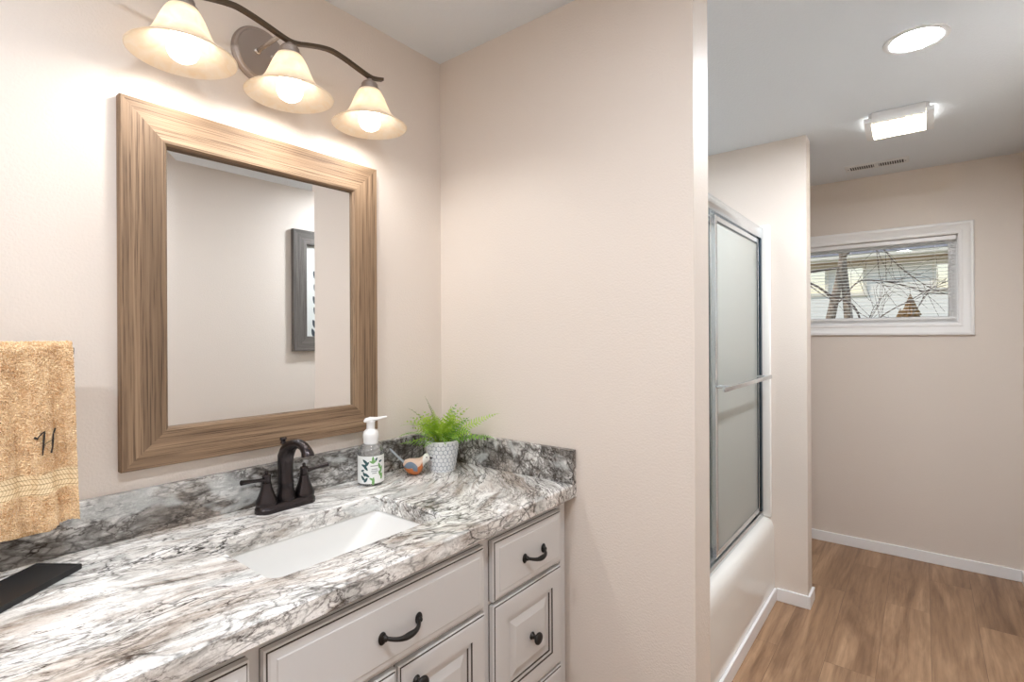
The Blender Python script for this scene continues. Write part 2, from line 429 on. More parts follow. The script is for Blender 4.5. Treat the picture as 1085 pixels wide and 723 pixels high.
# ------------------------------------------------------------------ room shell
H = 2.44; LX = 2.737; YF = -1.87; XL = -2.3; X1 = 1.666; X2 = 1.783; PE = .117; YE = -.955; YP = -.957
def slab(name, b, mat, label, cat):
    return struct(MB().box(*b).build(name, mat, smooth=0), label, cat)
slab('floor', (XL-.12, LX+.14, YF-.12, .12, -.10, 0), 'floor', 'brown wood look vinyl plank floor', 'floor')
slab('ceiling', (XL-.12, LX+.14, YF-.12, .12, H, H+.12), 'ceiling', 'white lightly textured ceiling', 'ceiling')
slab('wall_back', (XL-.12, LX+.14, 0, .12, 0, H), 'wall', 'greige wall behind the mirror and vanity', 'wall')
slab('wall_front', (XL-.12, LX+.14, YF-.12, YF, 0, H), 'wall', 'greige wall opposite the mirror, carrying the grey framed print', 'wall')
slab('wall_left', (XL-.12, XL, YF, 0, 0, H), 'wall', 'greige end wall to the left of the vanity', 'wall')
slab('wall_middle', (0, PE, YE, 0, 0, H), 'wall', 'greige partition wall at the right end of the countertop', 'wall')
slab('wall_alcove', (X1, X2, YP, 0, 0, H), 'wall', 'greige partition wall at the far end of the tub', 'wall')
WY0, WY1, WZ0, WZ1 = -1.597, -.50, 1.471, 2.018
wr = MB()
wr.box(LX, LX+.14, YF-.12, WY0, 0, H); wr.box(LX, LX+.14, WY1, .12, 0, H)
wr.box(LX, LX+.14, WY0, WY1, 0, WZ0); wr.box(LX, LX+.14, WY0, WY1, WZ1, H)
struct(wr.build('wall_right', 'wall', smooth=0), 'greige far wall holding the window', 'wall')
BH, BT = .066, .012
def base(name, segs, label):
    m = MB()
    for b in segs: m.box(*b, 0, BH, .002)
    struct(m.build(name, 'trim'), label, 'baseboard')
base('baseboard_right', [(LX-BT, LX, YF+BT, 0)], 'white baseboard under the window')
base('baseboard_front', [(XL, LX, YF, YF+BT)], 'white baseboard along the wall opposite the mirror')
base('baseboard_alcove', [(X1-BT, X1, YP, -.812), (X1-BT, X2+BT, YP-BT, YP), (X2, X2+BT, YP, 0)], 'white baseboard wrapped round the end of the far tub partition')
base('baseboard_tub', [(PE, X1-BT, -.812, -.8)], 'white baseboard along the foot of the tub apron')
base('baseboard_middle', [(-BT, 0, YE, -.6), (-BT, PE+BT, YE-BT, YE), (PE, PE+BT, YE, -.812)], 'white baseboard round the near partition end')

# window
win = struct(bpy.data.objects.new('window_1', None), 'white framed wide window high in the far wall', 'window'); COL.objects.link(win)
win.location = (LX, (WY0+WY1)/2, WZ0)
def frame_yz(m, x_steps, y0, y1, z0, z1):
    # steps: (outset, x) from the opening outwards; concentric rectangles in the yz plane
    prev = None
    for o, x in x_steps:
        r = m.ring([(x, y0-o, z0-o), (x, y1+o, z0-o), (x, y1+o, z1+o), (x, y0-o, z1+o)])
        if prev: m.bridge(prev, r)
        prev = r
m = MB()
frame_yz(m, [(-.004, LX), (-.004, LX-.012), (0, LX-.014), (.012, LX-.014), (.016, LX-.011), (.030, LX-.014), (.046, LX-.019), (.050, LX-.022), (.062, LX-.022), (.067, LX-.018), (.067, LX)], WY0, WY1, WZ0, WZ1)
m.build('window_casing', 'casing', win)
m = MB()
frame_yz(m, [(0, LX-.001), (-.006, LX-.001), (-.006, LX+.075), (0, LX+.075)], WY0, WY1, WZ0, WZ1)
m.build('window_jamb', 'casing', win, smooth=0)
m = MB()
frame_yz(m, [(-.006, LX+.055), (-.030, LX+.055), (-.033, LX+.060), (-.045, LX+.060), (-.050, LX+.068), (-.050, LX+.085), (-.006, LX+.085)], WY0, WY1, WZ0, WZ1)
m.build('window_sash', 'casing', win, smooth=0)
m = MB(); m.box(LX+.072, LX+.076, WY0+.046, WY1-.046, WZ0+.046, WZ1-.046)
m.build('window_pane', 'pane', win, smooth=0)

# ------------------------------------------------------------------ countertop with sink cut-out
CT, CB, CF, CL = .9575, .9145, -.591, -1.40
def rrect(x0, x1, y0, y1, r, n=6):
    out = []
    for cx, cy, a in ((x1-r, y1-r, 0), (x0+r, y1-r, PI/2), (x0+r, y0+r, PI), (x1-r, y0+r, 1.5*PI)):
        for k in range(n+1):
            t_ = a+PI/2*k/n; out.append((cx+r*math.cos(t_), cy+r*math.sin(t_)))
    return out
ct = thing('countertop', 'swirled grey, white and brown granite countertop on the white cabinet', 'countertop', (-.7, -.3, CB))
m = MB(); b = .004
def rect(x0, x1, y0, y1, z): return [(x0, y0, z), (x1, y0, z), (x1, y1, z), (x0, y1, z)]
HX0, HX1, HY0, HY1 = -.887, -.443, -.472, -.196
o1 = m.ring(rect(CL+b, 0, CF+b, 0, CT)); o2 = m.ring(rect(CL, 0, CF, 0, CT-b)); o3 = m.ring(rect(CL, 0, CF, 0, CB+b)); o4 = m.ring(rect(CL+b, 0, CF+b, 0, CB))
i1 = m.ring([(x, y, CT) for x, y in rrect(HX0-.003, HX1+.003, HY0-.003, HY1+.003, .028)])
i2 = m.ring([(x, y, CT-.003) for x, y in rrect(HX0, HX1, HY0, HY1, .025)])
i3 = m.ring([(x, y, CB) for x, y in rrect(HX0, HX1, HY0, HY1, .025)])
m.bridge(o1, o2); m.bridge(o2, o3); m.bridge(o3, o4); m.bridge(i1, i2); m.bridge(i2, i3)
def fill(a, c):
    es = []
    for r in (a, c):
        for k in range(len(r)):
            v0, v1 = r[k], r[(k+1) % len(r)]
            e = m.bm.edges.get((v0, v1)) or m.bm.edges.new((v0, v1)); es.append(e)
    bmesh.ops.triangle_fill(m.bm, use_beauty=True, use_dissolve=False, edges=es)
fill(o1, i1); fill(o4, i3)
m.build('slab', 'granite', ct, smooth=30)
BS = 1.062
m = MB(); m.box(CL, 0, -.02, 0, CT, BS, .0015); tag(m.build('backsplash', 'granite_dark'), 'long dark granite backsplash on the countertop below the mirror', 'backsplash', 'granite backsplashes')
m = MB(); m.box(-.02, 0, CF, -.0205, CT, BS, .0015); tag(m.build('backsplash', 'granite_dark'), 'short granite backsplash at the right end, behind the fern', 'backsplash', 'granite backsplashes')

# undermount sink
sk = thing('sink', 'white rectangular undermount sink below the granite cutout', 'sink', (-.665, -.33, .8))
m = MB(); zt = CB-.0005
loops = [(rrect(-.91, -.42, -.495, -.175, .03), zt), (rrect(-.890, -.440, -.475, -.193, .028), zt), (rrect(-.888, -.445, -.473, -.196, .03), zt-.008),
         (rrect(-.876, -.500, -.462, -.206, .034), .868), (rrect(-.866, -.560, -.452, -.216, .04), .826),
         (rrect(-.850, -.600, -.436, -.232, .045), .808), (rrect(-.820, -.640, -.405, -.262, .05), .800), (rrect(-.700, -.665, -.350, -.315, .017), .797)]
rs = [m.ring([(x, y, z) for x, y in l]) for l, z in loops]
for k in range(len(rs)-1): m.bridge(rs[k], rs[k+1])
ou = [m.ring([(x, y, z) for x, y in l]) for l, z in ((rrect(-.91, -.42, -.495, -.175, .03), zt-.012), (rrect(-.895, -.45, -.48, -.19, .04), .88), (rrect(-.87, -.56, -.46, -.21, .05), .80), (rrect(-.70, -.665, -.35, -.315, .017), .785))]
m.bridge(rs[0], ou[0])
for k in range(3): m.bridge(ou[k], ou[k+1])
m.bridge(rs[-1], ou[-1])
m.build('basin', 'porcelain', sk, smooth=50)
m = MB(); m.lathe([(.004, 0), (.016, 0), (.021, .002), (.021, -.004)], 24, Matrix.Translation((-.6825, -.3325, .7985)), cap0=True, cap1=False)
m.build('drain', 'bronze', sk)

# ------------------------------------------------------------------ vanity cabinet
vc = thing('vanity_cabinet', 'warm white glazed vanity cabinet under the granite countertop', 'cabinet', (-.7, -.3, 0))
FY = -.553
m = MB()
m.box(CL+.02, CL+.038, FY+.019, -.004, .10, CB-.001); m.box(-.028, -.010, FY+.019, -.004, .10, CB-.001)
m.box(CL+.038, -.028, FY+.019, -.004, .10, .118); m.box(CL+.038, -.028, -.012, -.004, .118, CB-.001)
m.box(CL+.02, -.010, -.49, -.475, 0, .10)
m.build('carcass', 'cabinet', vc, smooth=0)
m = MB(); m.box(CL+.02, -.0415, FY, FY+.0185, .10, CB-.001, .0012); m.box(-.039, -.010, FY-.002, FY+.0185, .10, CB-.001, .0015)
m.build('face_frame', 'cabinet', vc)
def front(name, x0, x1, z0, z1, raised):
    m = MB(); y = FY-.0002
    st = [(0, y, 1), (0, y-.003, 1), (0, y-.015, 0), (.0035, y-.0165, 0), (.0045, y-.0165, 1), (.0055, y-.0185, 1), (.010, y-.0200, 0), (.020, y-.0205, 0)]
    if raised:
        st += [(.050, y-.0205, 0), (.0515, y-.0165, 1), (.0600, y-.0165, 0), (.0615, y-.0125, 1), (.070, y-.0125, 0), (.090, y-.0185, 0), (.093, y-.0185, 0)]
    else:
        st += [(.022, y-.0218, 0)]
    prev = None
    for o, yy, mt in st:
        r = m.ring([(x0+o, yy, z0+o), (x1-o, yy, z0+o), (x1-o, yy, z1-o), (x0+o, yy, z1-o)])
        if prev: m.bridge(prev, r, mt)
        else: m.face(r[::-1])
        prev = r
    m.face(prev)
    return m.build(name, ['cabinet', 'glaze'], vc, smooth=0)
def pull(parent, xc, z, y=FY-.0215, w=.042):
    m = MB(); n = 22; pts = []; rad = []
    for k in range(n+1):
        u = k/n*2-1
        out = .026*(1-abs(u)**3.2); sag = -.007*(1-u*u)
        pts.append((xc+u*w, y-.002-out, z+sag)); rad.append(.0042+.0028*math.exp(-(u*2.4)**2))
    m.tube(pts, rad, 12)
    for sgn in (-1, 1):
        m.ball((xc+sgn*w*1.04, y-.0025, z-.001), .0115, 16, 10, sc=(.85, .36, 1.15))
        m.ball((xc+sgn*w*.98, y-.008, z), .0075, 12, 8, sc=(.8, 1.0, .9))
    return m.build('pull', 'pull', parent, smooth=60)
def knob(parent, xc, z, y=FY-.0185):
    m = MB(); T = Matrix.Translation((xc, y, z)) @ Matrix.Rotation(PI/2, 4, 'X')
    m.lathe([(.0105, 0), (.0105, .002), (.007, .005), (.0058, .012), (.008, .016), (.0145, .019), (.0165, .022), (.0155, .026), (.010, .029), (.0, .030)], 24, T)
    return m.build('knob', 'pull', parent, smooth=60)
d = front('drawer_front', -.368, -.056, .734, .889, False); d['label'] = 'small drawer front at the right end'; pull(d, -.200, .808)
d = front('false_drawer_front', -.951, -.402, .734, .890, False); d['label'] = 'wide drawer front under the sink'; pull(d, -.669, .808, w=.046)
d = front('drawer_front', -1.30, -.974, .734, .889, False); d['label'] = 'small drawer front at the left end'; pull(d, -1.137, .808)
d = front('drawer_front', -.368, -.056, .432, .724, True); d['label'] = 'deep raised panel drawer front'; knob(d, -.206, .578)
d = front('drawer_front', -.368, -.056, .14, .425, True); d['label'] = 'lowest raised panel drawer front'; knob(d, -.206, .283)
d = front('drawer_front', -1.30, -.974, .432, .724, True); knob(d, -1.137, .578)
d = front('drawer_front', -1.30, -.974, .14, .425, True); knob(d, -1.137, .283)
d = front('door', -.671, -.400, .14, .724, True); knob(d, -.626, .676)
d = front('door', -.951, -.676, .14, .724, True); knob(d, -.722, .676)

# ------------------------------------------------------------------ tub, surround, sliding doors
tub = thing('bathtub', 'off white fiberglass bathtub with a tall surround in the alcove', 'bathtub', (.89, -.4, 0))
TX0, TX1 = PE+.001, X1-.001
m = MB()
prof = [(-.7995, 0), (-.7995, .345), (-.7985, .375), (-.794, .40), (-.785, .42), (-.772, .431), (-.755, .436), (-.68, .436), (-.668, .43), (-.655, .39), (-.62, .14), (-.58, .10), (-.2, .10), (-.15, .14), (-.115, .40), (-.105, .436), (-.001, .436), (-.001, .40), (-.001, 0)]
a = m.ring([(TX0, y, z) for y, z in prof]); c = m.ring([(TX1, y, z) for y, z in prof])
m.bridge(a, c, closed=False)
m.box(TX0, TX0+.07, -.66, -.11, .11, .436); m.box(TX1-.10, TX1, -.66, -.11, .11, .436)
m.build('tub_basin', 'fiberglass', tub, smooth=50)
m = MB(); SH = 2.0; zt = .4365
m.box(TX0, TX0+.014, -.69, -.016, zt, SH, .004); m.box(TX1-.014, TX1, -.69, -.016, zt, SH, .004)
m.box(TX0, TX1, -.0155, -.0015, zt, SH, .004)
for xa, xb in ((TX0, TX0+.022), (TX1-.022, TX1)):
    m.box(xa, xb, -.7905, -.6905, zt, SH, .009, seg=3)
m.build('wall_surround', 'fiberglass', tub, smooth=50)
sd = thing('shower_door', 'chrome framed sliding frosted glass shower door on the tub rim', 'shower door', (.89, -.72, .436))
DX0, DX1 = TX0+.0225, TX1-.0225
m = MB(); m.prism([(-.752, 1.925), (-.756, 1.935), (-.756, 1.978), (-.748, 1.988), (-.692, 1.988), (-.688, 1.98), (-.688, 1.925)], 'x', DX0, DX1); m.build('header', 'chrome', sd, smooth=40)
m = MB(); m.prism([(-.752, .437), (-.752, .450), (-.744, .458), (-.737, .447), (-.722, .447), (-.720, .462), (-.716, .447), (-.695, .447), (-.690, .466), (-.686, .466), (-.686, .437)], 'x', DX0, DX1); m.build('bottom_track', 'chrome', sd, smooth=0)
for xa, xb in ((DX0, DX0+.026), (DX1-.026, DX1)):
    m = MB(); m.box(xa, xb, -.751, -.690, .468, 1.9245, .002); m.build('side_jamb', 'chrome_dark', sd, smooth=0)
def panel(x0, x1, y, bar):
    p = MB(); z0, z1 = .468, 1.921
    gl = MB(); gl.box(x0+.010, x1-.010, y-.003, y+.003, z0+.012, z1-.012)
    g = gl.build('glass_panel', 'frosted', sd, smooth=0)
    f = MB(); f.box(x0, x0+.026, y-.009, y+.009, z0, z1, .002); f.box(x1-.018, x1, y-.009, y+.009, z0, z1, .002)
    f.box(x0+.026, x1-.018, y-.009, y+.009, z1-.022, z1, .002); f.box(x0+.026, x1-.018, y-.009, y+.009, z0, z0+.024, .002)
    f.build('panel_frame', 'chrome', g, smooth=0)
    e = MB(); e.box(x0+.0262, x0+.0312, y-.0075, y+.0075, z0+.024, z1-.022); e.box(x1-.0232, x1-.0182, y-.0075, y+.0075, z0+.024, z1-.022); e.box(x0+.0312, x1-.0232, y-.0075, y+.0075, z1-.027, z1-.0222)
    e.build('glass_gasket', 'chrome_dark', g, smooth=0)
    if bar:
        b_ = MB()
        b_.box(x0-.10, x1-.03, y-.078, y-.066, 1.183, 1.203, .004, seg=2)
        for xb in (x0+.013, x1-.045):
            b_.box(xb-.008, xb+.008, y-.067, y-.0085, 1.187, 1.199, .002)
        b_.build('towel_bar', 'chrome', g, smooth=40)
panel(.875, 1.615, -.733, True)
panel(.168, .905, -.704, False)

# ------------------------------------------------------------------ mirror
mi = thing('wall_mirror', 'large wall mirror in a wide brown wood frame above the sink', 'mirror', (-.657, 0, 1.11))
OX0, OX1, OZ0, OZ1 = -1.004, -.3095, 1.109, 1.960
IX0, IX1, IZ0, IZ1 = -.911, -.401, 1.197, 1.867
def mitre(name, o0, o1, i1, i0, mat, parent, yb=-.001, yo=-.022, yf=-.026, yi=-.020):
    # trapezoid prism: outer edge o0-o1, inner edge i0-i1, all (x, z)
    m = MB()
    cen = Vector(((o0[0]+o1[0]+i0[0]+i1[0])/4, (o0[1]+o1[1]+i0[1]+i1[1])/4))
    def P(p, y): return (p[0], y, p[1])
    def lerp(p, q, t_): return (p[0]+(q[0]-p[0])*t_, p[1]+(q[1]-p[1])*t_)
    prof = [(0, yb), (0, yo), (.02, yf), (.94, yf), (1, yi), (1, yb)]
    A = m.ring([P(lerp(o0, i0, k), y) for k, y in prof]); Bq = m.ring([P(lerp(o1, i1, k), y) for k, y in prof])
    m.bridge(A, Bq); m.face(A[::-1]); m.face(Bq)
    return m.build(name, mat, parent, smooth=0)
def frame4(parent, ox0, ox1, oz0, oz1, ix0, ix1, iz0, iz1, mx, mz, **k):
    mitre('frame_rail', (ox0, oz1), (ox1, oz1), (ix1, iz1), (ix0, iz1), mx, parent, **k)
    mitre('frame_rail', (ox1, oz0), (ox0, oz0), (ix0, iz0), (ix1, iz0), mx, parent, **k)
    mitre('frame_stile', (ox0, oz0), (ox0, oz1), (ix0, iz1), (ix0, iz0), mz, parent, **k)
    mitre('frame_stile', (ox1, oz1), (ox1, oz0), (ix1, iz0), (ix1, iz1), mz, parent, **k)
frame4(mi, OX0, OX1, OZ0, OZ1, IX0, IX1, IZ0, IZ1, 'wood_x', 'wood_z')
m = MB(); bw = .024; TILT = -.0135
r0 = m.ring([(IX0-.004, -.0095, IZ0-.004), (IX1+.004, -.0095, IZ0-.004), (IX1+.004, -.0095, IZ1+.004), (IX0-.004, -.0095, IZ1+.004)])
r1 = m.ring([(IX0+bw, -.0103, IZ0+bw), (IX1-bw, -.0103, IZ0+bw), (IX1-bw, -.0103, IZ1-bw), (IX0+bw, -.0103, IZ1-bw)])
rb = m.ring([(IX0-.004, -.004, IZ0-.004), (IX1+.004, -.004, IZ0-.004), (IX1+.004, -.004, IZ1+.004), (IX0-.004, -.004, IZ1+.004)])
m.bridge(r0, r1); m.face(r1); m.bridge(r0, rb); m.face(rb)
for v in r0+r1: v.co.y += (v.co.x-(IX0+IX1)/2)*TILT
m.build('mirror_glass', 'mirror', mi, smooth=0)

# framed print on the opposite wall (seen in the mirror)
pf = thing('framed_print', 'grey wood framed botanical print on the wall opposite the mirror', 'picture', (.68, YF, 1.31))
px0, px1, pz0, pz1 = .345, .945, 1.318, 2.122; fw = .098
def mitre_front(parent):
    k = dict(yb=YF+.001, yo=YF+.026, yf=YF+.032, yi=YF+.018)
    frame4(parent, px0, px1, pz0, pz1, px0+fw, px1-fw, pz0+fw, pz1-fw, 'grey_x', 'grey_z', **k)
mitre_front(pf)
m = MB(); m.box(px0+fw-.004, px1-fw+.004, YF+.003, YF+.010, pz0+fw-.004, pz1-fw+.004); pap = m.build('paper', 'mat', pf, smooth=0)
m = MB(); yy = YF+.0106
def leaf2d(cx, cz, L, w, ang):
    pts = []
    for k in range(12):
        a = 2*PI*k/12; u = L*math.cos(a); v = w*math.sin(a)*(1-.35*math.cos(a))
        pts.append((cx+u*math.cos(ang)-v*math.sin(ang), yy, cz+u*math.sin(ang)+v*math.cos(ang)))
    m.face(m.ring(pts))
for i in range(9):
    z = 1.46+i*.055; off = .03+.05*(1-i/9)
    leaf2d(.64-off, z, .032, .014, 2.5); leaf2d(.70+off, z+.02, .032, .014, .6)
m.box(.668, .672, YF+.0103, YF+.0108, 1.44, 1.98)
for zz, xx in ((1.50, .500), (1.585, .508), (1.66, .503), (1.74, .510), (1.83, .506), (1.44, .492)): leaf2d(xx, zz, .030, .013, 1.9)
m.build('leaf_drawing', 'leaf_ink', pf, smooth=0, recalc=False)

# ------------------------------------------------------------------ vanity light
vl = thing('vanity_light', 'three shade bronze vanity light bar above the mirror', 'light fixture', (-.663, 0, 2.19))
LY = -.13
m = MB(); T = Matrix.Translation((-.680, -.001, 2.183)) @ Matrix.Rotation(PI/2, 4, 'X')
m.lathe([(.076, 0), (.076, .006), (.072, .012), (.067, .013), (.064, .017), (.0, .019)], 48, T)
m.build('back_plate', 'fixture', vl, smooth=30)
for xo in (-.022, .022):
    m = MB(); m.tube([(-.672+xo, -.018, 2.186), (-.668+xo, -.07, 2.190), (-.664+xo, LY+.004, 2.193)], .0055, 12)
    m.ball((-.672+xo, -.020, 2.186), .009, 14, 8, sc=(1, .5, 1)); m.build('arm', 'nickel', vl)
wave = [(-1.00, 2.196), (-.96, 2.1915), (-.925, 2.187), (-.90, 2.190), (-.87, 2.198), (-.841, 2.205), (-.815, 2.210), (-.794, 2.2115), (-.760, 2.207), (-.725, 2.200), (-.691, 2.192), (-.663, 2.187), (-.640, 2.190), (-.612, 2.199), (-.572, 2.210), (-.538, 2.2145), (-.496, 2.209), (-.448, 2.198), (-.412, 2.191), (-.392, 2.193), (-.366, 2.200)]
fine = []
for i in range(len(wave)-1):
    p0 = wave[max(i-1, 0)]; p1 = wave[i]; p2 = wave[i+1]; p3 = wave[min(i+2, len(wave)-1)]
    for k in range(4):
        u = k/4
        fine.append(tuple(.5*((2*p1[j])+(-p0[j]+p2[j])*u+(2*p0[j]-5*p1[j]+4*p2[j]-p3[j])*u*u+(-p0[j]+3*p1[j]-3*p2[j]+p3[j])*u**3) for j in (0, 1)))
fine.append(wave[-1])
m = MB(); hw, ht = .007, .0045
rs = [m.ring([(x, LY-hw, z-ht), (x, LY+hw, z-ht), (x, LY+hw, z+ht), (x, LY-hw, z+ht)]) for x, z in fine]
for k in range(len(rs)-1): m.bridge(rs[k], rs[k+1])
m.face(rs[0]); m.face(rs[-1]); m.build('bar', 'bar_dark', vl, smooth=30)
for sx in (-.913, -.663, -.413):
    T = Matrix.Translation((sx, LY, 2.043))
    m = MB(); m.lathe([(.007, .141), (.007, .132), (.020, .130), (.024, .124), (.0245, .113), (.030, .110), (.031, .103), (.029, .101), (.0, .101)], 32, T); m.build('socket_cap', 'fixture', vl, smooth=30)
    m = MB()
    outer = [(.031, .106), (.036, .098), (.044, .082), (.052, .062), (.061, .042), (.073, .026), (.089, .013), (.104, .005), (.109, .001)]
    inner = [(r-.0035, z-.0012) for r, z in outer][::-1]
    inner[0] = (.1065, -.0005)
    m.lathe(outer+inner, 56, T, cap0=False, cap1=False); m.build('shade', 'shade', vl, smooth=60)
    m = MB(); m.lathe([(.013, .098), (.013, .070), (.020, .058), (.029, .040), (.0325, .022), (.0315, .008), (.026, -.004), (.016, -.011), (.006, -.0135), (.0, -.014)], 32, T, cap1=False); m.build('bulb', 'bulb', vl, smooth=60)
    ld = bpy.data.lights.new('bulb_light', 'AREA'); ld.shape = 'DISK'; ld.size = .045; ld.energy = BULB_W; ld.color = (1, .985, .965)
    lo = bpy.data.objects.new('bulb_light', ld); COL.objects.link(lo); lo.location = (sx, LY, 2.043-.0165)

# ------------------------------------------------------------------ faucet
fa = thing('faucet', 'oil rubbed bronze two handle faucet behind the sink', 'faucet', (-.657, -.088, CT))
FX, FYc = -.657, -.088
m = MB()
def stad(hl, r, z, n=10): # stadium along x
    out = []
    for k in range(n+1): a = -PI/2+PI*k/n; out.append((FX+hl+r*math.cos(a), FYc+r*math.sin(a), z))
    for k in range(n+1): a = PI/2+PI*k/n; out.append((FX-hl+r*math.cos(a), FYc+r*math.sin(a), z))
    return out
rs = [m.ring(stad(.052, r, CT+z)) for r, z in ((.029, 0), (.029, .010), (.0265, .014), (.025, .019), (.022, .021))]
for k in range(4): m.bridge(rs[k], rs[k+1])
m.face(rs[0]); m.face(rs[-1]); m.build('base_plate', 'bronze', fa, smooth=30)
for sgn in (-1, 1):
    T = Matrix.Translation((FX+sgn*.052, FYc, CT))
    m = MB(); m.lathe([(.0265, .019), (.0275, .024), (.026, .030), (.0205, .042), (.0155, .056), (.0125, .068), (.0115, .074), (.0125, .076)], 28, T); h = m.build('handle_body', 'bronze', fa, smooth=30)
    m = MB(); m.lathe([(.0100, .0763), (.0100, .090), (.0115, .092), (.0100, .097), (.004, .099), (.0045, .103), (.0035, .107), (.0, .108)], 24, T)
    x0 = FX+sgn*.052
    m.tube([(x0+sgn*.006, FYc, CT+.084), (x0+sgn*.022, FYc-.002, CT+.086), (x0+sgn*.045, FYc-.005, CT+.089), (x0+sgn*.062, FYc-.008, CT+.091), (x0+sgn*.068, FYc-.009, CT+.0915)], [.0065, .0045, .0050, .0062, .0068], 14)
    m.build('lever', 'bronze', h, smooth=40)
m = MB(); T = Matrix.Translation((FX, FYc, CT))
sp = [(0, 0, .020, .0240), (0, 0, .026, .0250), (0, 0, .032, .0235), (0, 0, .050, .0200), (0, 0, .062, .0188), (0, 0, .066, .0205), (0, 0, .070, .0190), (0, .001, .095, .0185), (0, .002, .118, .0195), (0, .000, .136, .0205), (0, -.010, .152, .0200), (0, -.026, .165, .0170), (0, -.048, .174, .0132), (0, -.070, .177, .0120), (0, -.090, .173, .0122), (0, -.104, .163, .0136), (0, -.110, .153, .0160), (0, -.111, .149, .0164)]
rs = []
for i, (px_, py_, pz_, r) in enumerate(sp):
    a = sp[max(i-1, 0)]; c = sp[min(i+1, len(sp)-1)]
    tg = Vector((0, c[1]-a[1], c[2]-a[2])).normalized()
    if i < 8: tg = Vector((0, 0, 1))
    nx = Vector((1, 0, 0)); ny = tg.cross(nx)
    rs.append(m.ring([Vector((FX+px_, FYc+py_, CT+pz_))+nx*r*math.cos(2*PI*k/28)+ny*r*math.sin(2*PI*k/28) for k in range(28)]))
for k in range(len(rs)-1): m.bridge(rs[k], rs[k+1])
m.face(rs[0]); m.face(rs[-1]); m.build('spout', 'bronze', fa, smooth=45)
m = MB(); m.lathe([(.0045, .150), (.0045, .166), (.008, .168), (.0065, .174), (.0095, .181), (.0085, .184), (.0, .185)], 20, Matrix.Translation((FX, FYc+.012, CT))); m.build('lift_rod', 'bronze', fa, smooth=30)

# ------------------------------------------------------------------ foaming soap bottle
SX, SY = -.381, -.083
sb = thing('soap_dispenser', 'clear foaming soap bottle with leafy white label and white pump', 'soap dispenser', (SX, SY, CT))
T = Matrix.Translation((SX, SY, CT+.0005))
m = MB(); m.lathe([(.034, 0), (.038, .003), (.0395, .008), (.0395, .098), (.037, .110), (.030, .119), (.022, .123), (.020, .128)], 40, T, cap1=False); m.build('bottle', 'bottle', sb, smooth=40)
m = MB(); m.lathe([(.0215, .1225), (.0225, .131), (.0215, .134), (.0235, .140), (.0240, .150), (.0215, .160), (.015, .166), (.0125, .168), (.0125, .188), (.014, .190)], 32, T)
m.build('pump_collar', 'white_plastic', sb, smooth=40)
m = MB(); hz = CT+.190
dv = Vector((math.cos(-.35), math.sin(-.35), 0))
P0 = Vector((SX, SY, hz))
m.tube([P0-dv*.020+Vector((0, 0, .001)), P0-dv*.014+Vector((0, 0, .006)), P0+Vector((0, 0, .008)), P0+dv*.02+Vector((0, 0, .008)), P0+dv*.040+Vector((0, 0, .011)), P0+dv*.050+Vector((0, 0, .012))], [.006, .012, .0135, .0095, .0065, .005], 16, flat=(.55, 1))
m.lathe([(.0135, .189), (.0125, .196), (.0, .197)], 20, T); m.build('pump_head', 'white_plastic', sb, smooth=50)
m = MB(); cdir = math.atan2(-1.4268-SY, -1.3646-SX)
def lab(u, z, r=.0399): # u arc metres from camera-facing centre
    a = cdir+.12+u/.0399; return (SX+r*math.cos(a), SY+r*math.sin(a), CT+z)
m.grid(lambda u, v: lab(-.075+.15*u, .008+.083*v), 60, 8, 0)
def lleaf(u, z, L, w, ang, mt):
    pts = []
    for k in range(10):
        a = 2*PI*k/10; p = L*math.cos(a); q = w*math.sin(a)*(1-.3*math.cos(a))
        pts.append(lab(u+p*math.cos(ang)-q*math.sin(ang), z+p*math.sin(ang)+q*math.cos(ang), .0404))
    m.face(m.ring(pts), mt)
rl = random.Random(3)
for u, z, L, w, a, mt in [(-.022, .075, .010, .004, 2.4, 2), (-.016, .068, .009, .004, .8, 2), (-.026, .063, .009, .004, 2.8, 2), (-.020, .056, .010, .004, -.9, 2), (-.030, .048, .006, .003, .3, 2), (-.026, .038, .008, .003, 1.9, 2), (-.017, .034, .010, .004, -.6, 2), (-.030, .026, .009, .004, 2.2, 2), (-.020, .020, .009, .004, .9, 2),
                          (.002, .080, .011, .004, 1.6, 1), (.006, .074, .009, .003, .5, 1), (-.002, .073, .008, .003, 2.7, 1), (.002, .016, .012, .004, 1.5, 1), (-.003, .022, .008, .003, 2.6, 1), (.022, .060, .010, .004, 1.9, 1), (.028, .048, .012, .004, 1.2, 1), (.024, .036, .010, .004, 2.1, 1), (.030, .028, .010, .004, 1.4, 1), (.012, .082, .005, .003, .8, 2), (.026, .074, .006, .003, .3, 2)]:
    lleaf(u, z, L, w, a, mt)
for k, (zz, hw_) in enumerate(((.060, .012), (.050, .009), (.044, .010), (.038, .007))):
    r = [lab(.006-hw_, zz, .0404), lab(.006, zz, .0404), lab(.006+hw_, zz, .0404), lab(.006+hw_, zz+.003, .0404), lab(.006, zz+.003, .0404), lab(.006-hw_, zz+.003, .0404)]
    m.face(m.ring(r), 3)
m.build('label', ['label', 'leaf_green', 'leaf_navy', 'label_grey'], sb, smooth=60, recalc=False)

